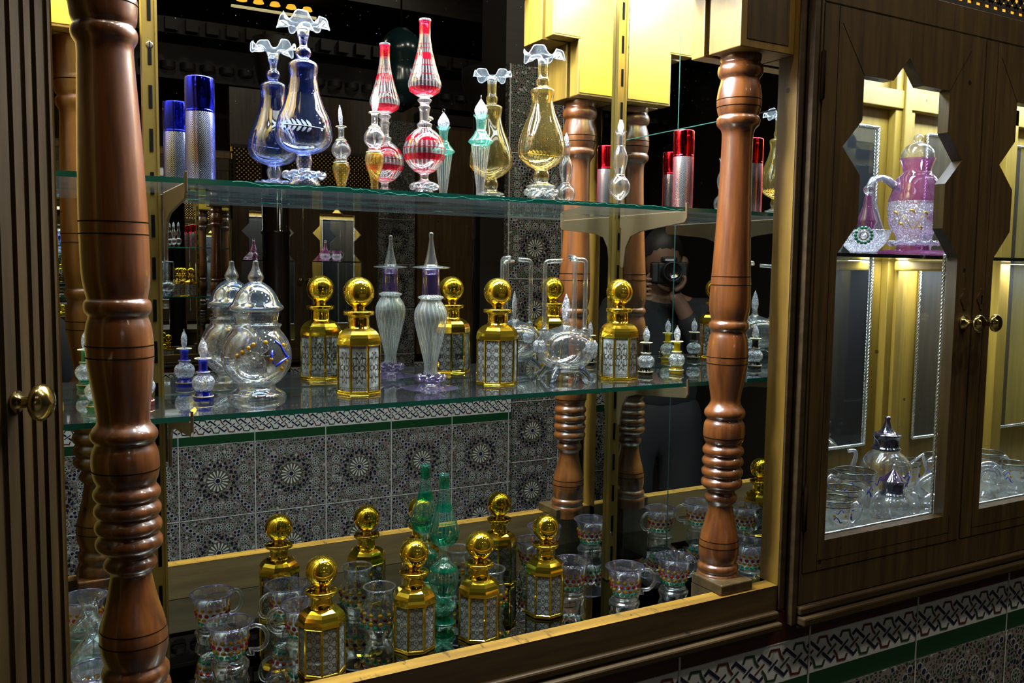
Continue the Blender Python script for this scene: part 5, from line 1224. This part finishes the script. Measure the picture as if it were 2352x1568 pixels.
# ------------------------------------------------------------------ the photographer, seen in the mirrored corner
yaw = math.radians(29.374)
F_ = Vector((math.sin(yaw), math.cos(yaw), 0))
foot = Vector((CAM.x, CAM.y, 0)) - F_ * .19
ph = thing('person', 'person in black clothes holding a camera to the face, reflected in the corner', 'person', foot, -yaw)
def skin(name, verts, edges, mats, roots=(0,), sub=2):
    me = bpy.data.meshes.new(name); me.from_pydata([v[0] for v in verts], edges, [])
    o = bpy.data.objects.new(name, me); C.objects.link(o); o.parent = ph
    m = o.modifiers.new('skin', 'SKIN'); m.use_smooth_shade = True
    if not me.skin_vertices: 
        bm = bmesh.new(); bm.from_mesh(me); bm.verts.layers.skin.verify(); bm.to_mesh(me); bm.free()
    for i, v in enumerate(verts):
        sv = me.skin_vertices[0].data[i]; r = v[1]; sv.radius = r if isinstance(r, tuple) else (r, r); sv.use_root = i in roots
    s = o.modifiers.new('sub', 'SUBSURF'); s.levels = sub; s.render_levels = sub
    me.materials.append(mats); return o
J = [((0,-.10,.88),(.15,.105)), ((0,-.105,1.02),(.135,.10)), ((0,-.10,1.18),(.155,.11)), ((0,-.085,1.30),(.12,.085)), ((0,-.065,1.36),(.05,.05)), ((0,-.05,1.415),(.058,.062)), ((0,-.035,1.47),(.074,.088)), ((0,-.045,1.535),(.070,.082)), ((0,-.05,1.575),(.038,.045)),
     ((.165,-.085,1.285),.055), ((.245,.0,1.075),.042), ((.115,.075,1.335),.030), ((.082,.085,1.395),(.036,.020)),
     ((-.165,-.085,1.285),.055), ((-.205,.03,1.06),.042), ((-.045,.085,1.325),.030), ((-.012,.10,1.375),(.036,.020)),
     ((.09,-.10,.82),.085), ((.10,-.075,.46),.058), ((.10,-.11,.09),.040), ((.115,.04,.035),.036),
     ((-.09,-.10,.82),.085), ((-.10,-.075,.46),.058), ((-.10,-.11,.09),.040), ((-.115,.04,.035),.036)]
E_ = [(0,1),(1,2),(2,3),(3,4),(4,5),(5,6),(6,7),(7,8),(3,9),(9,10),(10,11),(11,12),(3,13),(13,14),(14,15),(15,16),(0,17),(17,18),(18,19),(19,20),(0,21),(21,22),(22,23),(23,24)]
V = list(J); E2 = list(E_); R_ = [0]
def finger(pts, r):
    b = len(V); R_.append(b)
    for i, p in enumerate(pts): V.append((p, r * (1 - .12*i)))
    for i in range(len(pts) - 1): E2.append((b+i, b+i+1))
for k in range(4):   # right hand wraps the grip, left hand cradles the lens from below
    finger([(.080, .085, 1.412 - k*.017), (.092, .112, 1.415 - k*.018), (.082, .128, 1.416 - k*.018), (.066, .124, 1.416 - k*.018)], .0092)
    finger([(-.012 + 0, .082 + k*.017, 1.376), (-.040, .085 + k*.018, 1.392), (-.050, .088 + k*.018, 1.414), (-.046, .088 + k*.018, 1.432)], .0092)
finger([(.078, .070, 1.402), (.068, .040, 1.422), (.052, .034, 1.440)], .0105)
finger([(-.008, .09, 1.378), (.030, .088, 1.390), (.048, .088, 1.410)], .0105)
skin('body', V, E2, SKIN, R_)
grow = lambda i, d: (J[i][0], tuple(a + d for a in J[i][1]) if isinstance(J[i][1], tuple) else J[i][1] + d)
def sub(idx, es, d): 
    mp = {j: i for i, j in enumerate(idx)}; return [grow(j, d) for j in idx], [(mp[a], mp[b]) for a, b in es]
v_, e_ = sub([0,1,2,3,9,10,13,14], [(0,1),(1,2),(2,3),(3,9),(9,10),(3,13),(13,14)], .030)
n_ = len(v_); v_ += [((.128,.068,1.312), .042), ((-.060,.08,1.302), .042)]; e_ += [(5, n_), (7, n_+1)]
skin('black_jacket', v_, e_, CLOTH)
v_, e_ = sub([1,0,17,18,19,21,22,23], [(1,0),(0,17),(17,18),(18,19),(0,21),(21,22),(22,23)], .026)
skin('black_trousers', v_, e_, CLOTH)
for s in (-1, 1):
    MB().lathe([(.0001,-.03),(.034,-.028),(.045,0),(.040,.03),(.0001,.05)], 16).build('shoe', CLOTH, ph).location = (s*.11, -.03, .032)
hr = MB().lathe([(.079*math.cos(a*.1745/2 - .1), .097*math.sin(a*.1745/2 - .1)) for a in range(0, 19)], 28)
hr.v = [(x*.98, y*1.16 - .062 , z + 1.515) for x, y, z in hr.v]; hr.build('hair', HAIR, ph)
for s in (-1, 1): MB().sphere((s*.078, -.055, 1.475), .022, 10, 8, sz=1.3).build('ear', SKIN, ph)
nb = MB().sphere((0, .052, 1.452), .014, 10, 8, sz=1.4); nb.build('nose', SKIN, ph)
kc = thing('camera', 'black camera held up to the photographer\'s face in the mirror corner', 'camera', foot + F_*.09 + Vector((0,0,1.40)), -yaw)
mb = MB(); mb.box(-.066, .066, -.026, .012, -.0, .078); mb.box(-.028, .028, -.03, .016, .078, .098); mb.box(.040, .068, .0, .030, .004, .076)
mb.build('camera_body', CAMB, kc, bevel=.006)
def yl(pr_, n=36):
    m_ = MB().lathe(pr_, n); m_.v = [(x, z, y + .045) for x, y, z in m_.v]; return m_
yl([(.030,.010),(.033,.014),(.033,.040),(.036,.042),(.036,.066),(.033,.070),(.035,.080),(.032,.083),(.030,.080)]).build('lens_barrel', CAMB, kc)
yl([(.030,.0795),(.020,.076),(.0001,.074)]).build('front_lens', LENS, kc)
MB().box(-.017, .017, .0162, .0168, .083, .090).build('maker_plate', SILV, kc)

# ------------------------------------------------------------------ light
def area(name, loc, size, power, col, rot=(0, 0, 0), shape='DISK', sy=None, spread=PI):
    d = bpy.data.lights.new(name, 'AREA'); d.shape = shape; d.size = size; d.energy = power; d.color = col; d.spread = spread
    if sy: d.size_y = sy
    o = bpy.data.objects.new(name, d); C.objects.link(o); o.location = loc; o.rotation_euler = rot; return o
COOL = (.86, .93, 1.0)
area('case_tube_lamp', (-.48, -.105, 2.012), .90, 22, COOL, (0, 0, 0), 'RECTANGLE', .045)
area('case_front_fill', (-.48, -.205, 2.012), .90, 14, COOL, (0, 0, 0), 'RECTANGLE', .03)  # added fill behind the header, brightens the fronts of the objects
for i, x in enumerate((-.78, -.56, -.34, -.12)):
    area('case_lamp', (x, -.155, 2.005), .03, 2.4, COOL)
area('corner_lamp', (-.085, -.085, 1.985), .06, 5.0, COOL, (math.radians(-30), 0, 0))
area('left_end_fill', (-.84, -.055, 1.985), .05, 4.0, COOL, (math.radians(-18), math.radians(12), 0))  # added fill for the left pillar's back and the plywood
area('opposite_case_lamp', (-.48, YM + .105, 2.005), .90, 7, COOL, (0, 0, 0), 'RECTANGLE', .05)
for x in (.20, .60, 1.0):
    area('cabinet_lamp', (x, -.16, 1.872), .30, 4.4, (.68, .83, 1.0), (0, 0, 0), 'RECTANGLE', .05)
    area('under_shelf_fill', (x, -.09, 1.4715), .30, 1.6, (.85, .93, 1.0), (0, 0, 0), 'RECTANGLE', .02)  # unseen fill under the shelf, added to brighten the lower glassware
    area('opposite_cabinet_lamp', (x - .028, YM + .16, 1.872), .30, 2.6, (.9, .95, 1.0), (0, 0, 0), 'RECTANGLE', .05)
for i, (x, y) in enumerate(((-.95, -.62), (-.50, -.50), (.0, -.80), (.70, -1.05), (1.4, -1.1), (-.4, -2.9), (.8, -3.0))):
    area('ceiling_spot', (x, y, 3.1), .09, (8.0 if x > -.2 else 4.5) if y > -2 else 1.6, (1.0, .90, .74))
w = bpy.data.worlds.new('World'); sc.world = w; w.use_nodes = True
w.node_tree.nodes['Background'].inputs[0].default_value = (.5, .45, .35, 1); w.node_tree.nodes['Background'].inputs[1].default_value = .004

# ------------------------------------------------------------------ camera
cd = bpy.data.cameras.new('Camera'); co_ = bpy.data.objects.new('Camera', cd); C.objects.link(co_)
cd.sensor_width = 36; cd.lens = 30.6869; cd.clip_start = .01
yw, pt, rl = math.radians(29.373764), math.radians(4.723473), math.radians(.743152)
fw = Vector((math.sin(yw)*math.cos(pt), math.cos(yw)*math.cos(pt), -math.sin(pt)))
r0 = Vector((math.cos(yw), -math.sin(yw), 0)); u0 = r0.cross(fw)
rr_ = r0*math.cos(rl) + u0*math.sin(rl); uu_ = -r0*math.sin(rl) + u0*math.cos(rl)
co_.matrix_world = Matrix(((rr_.x, uu_.x, -fw.x, -.99984550), (rr_.y, uu_.y, -fw.y, -1.2), (rr_.z, uu_.z, -fw.z, 1.4452858), (0, 0, 0, 1)))
sc.camera = co_
cy = sc.cycles
cy.max_bounces = 14; cy.diffuse_bounces = 3; cy.glossy_bounces = 8; cy.transmission_bounces = 12; cy.transparent_max_bounces = 32
cy.caustics_reflective = False; cy.caustics_refractive = False; cy.sample_clamp_indirect = 6.0; cy.sample_clamp_direct = 0
cy.use_adaptive_sampling = True; cy.adaptive_threshold = .03; cy.blur_glossy = .3
sc.view_settings.view_transform = 'Standard'; sc.view_settings.look = 'None'; sc.view_settings.exposure = .28
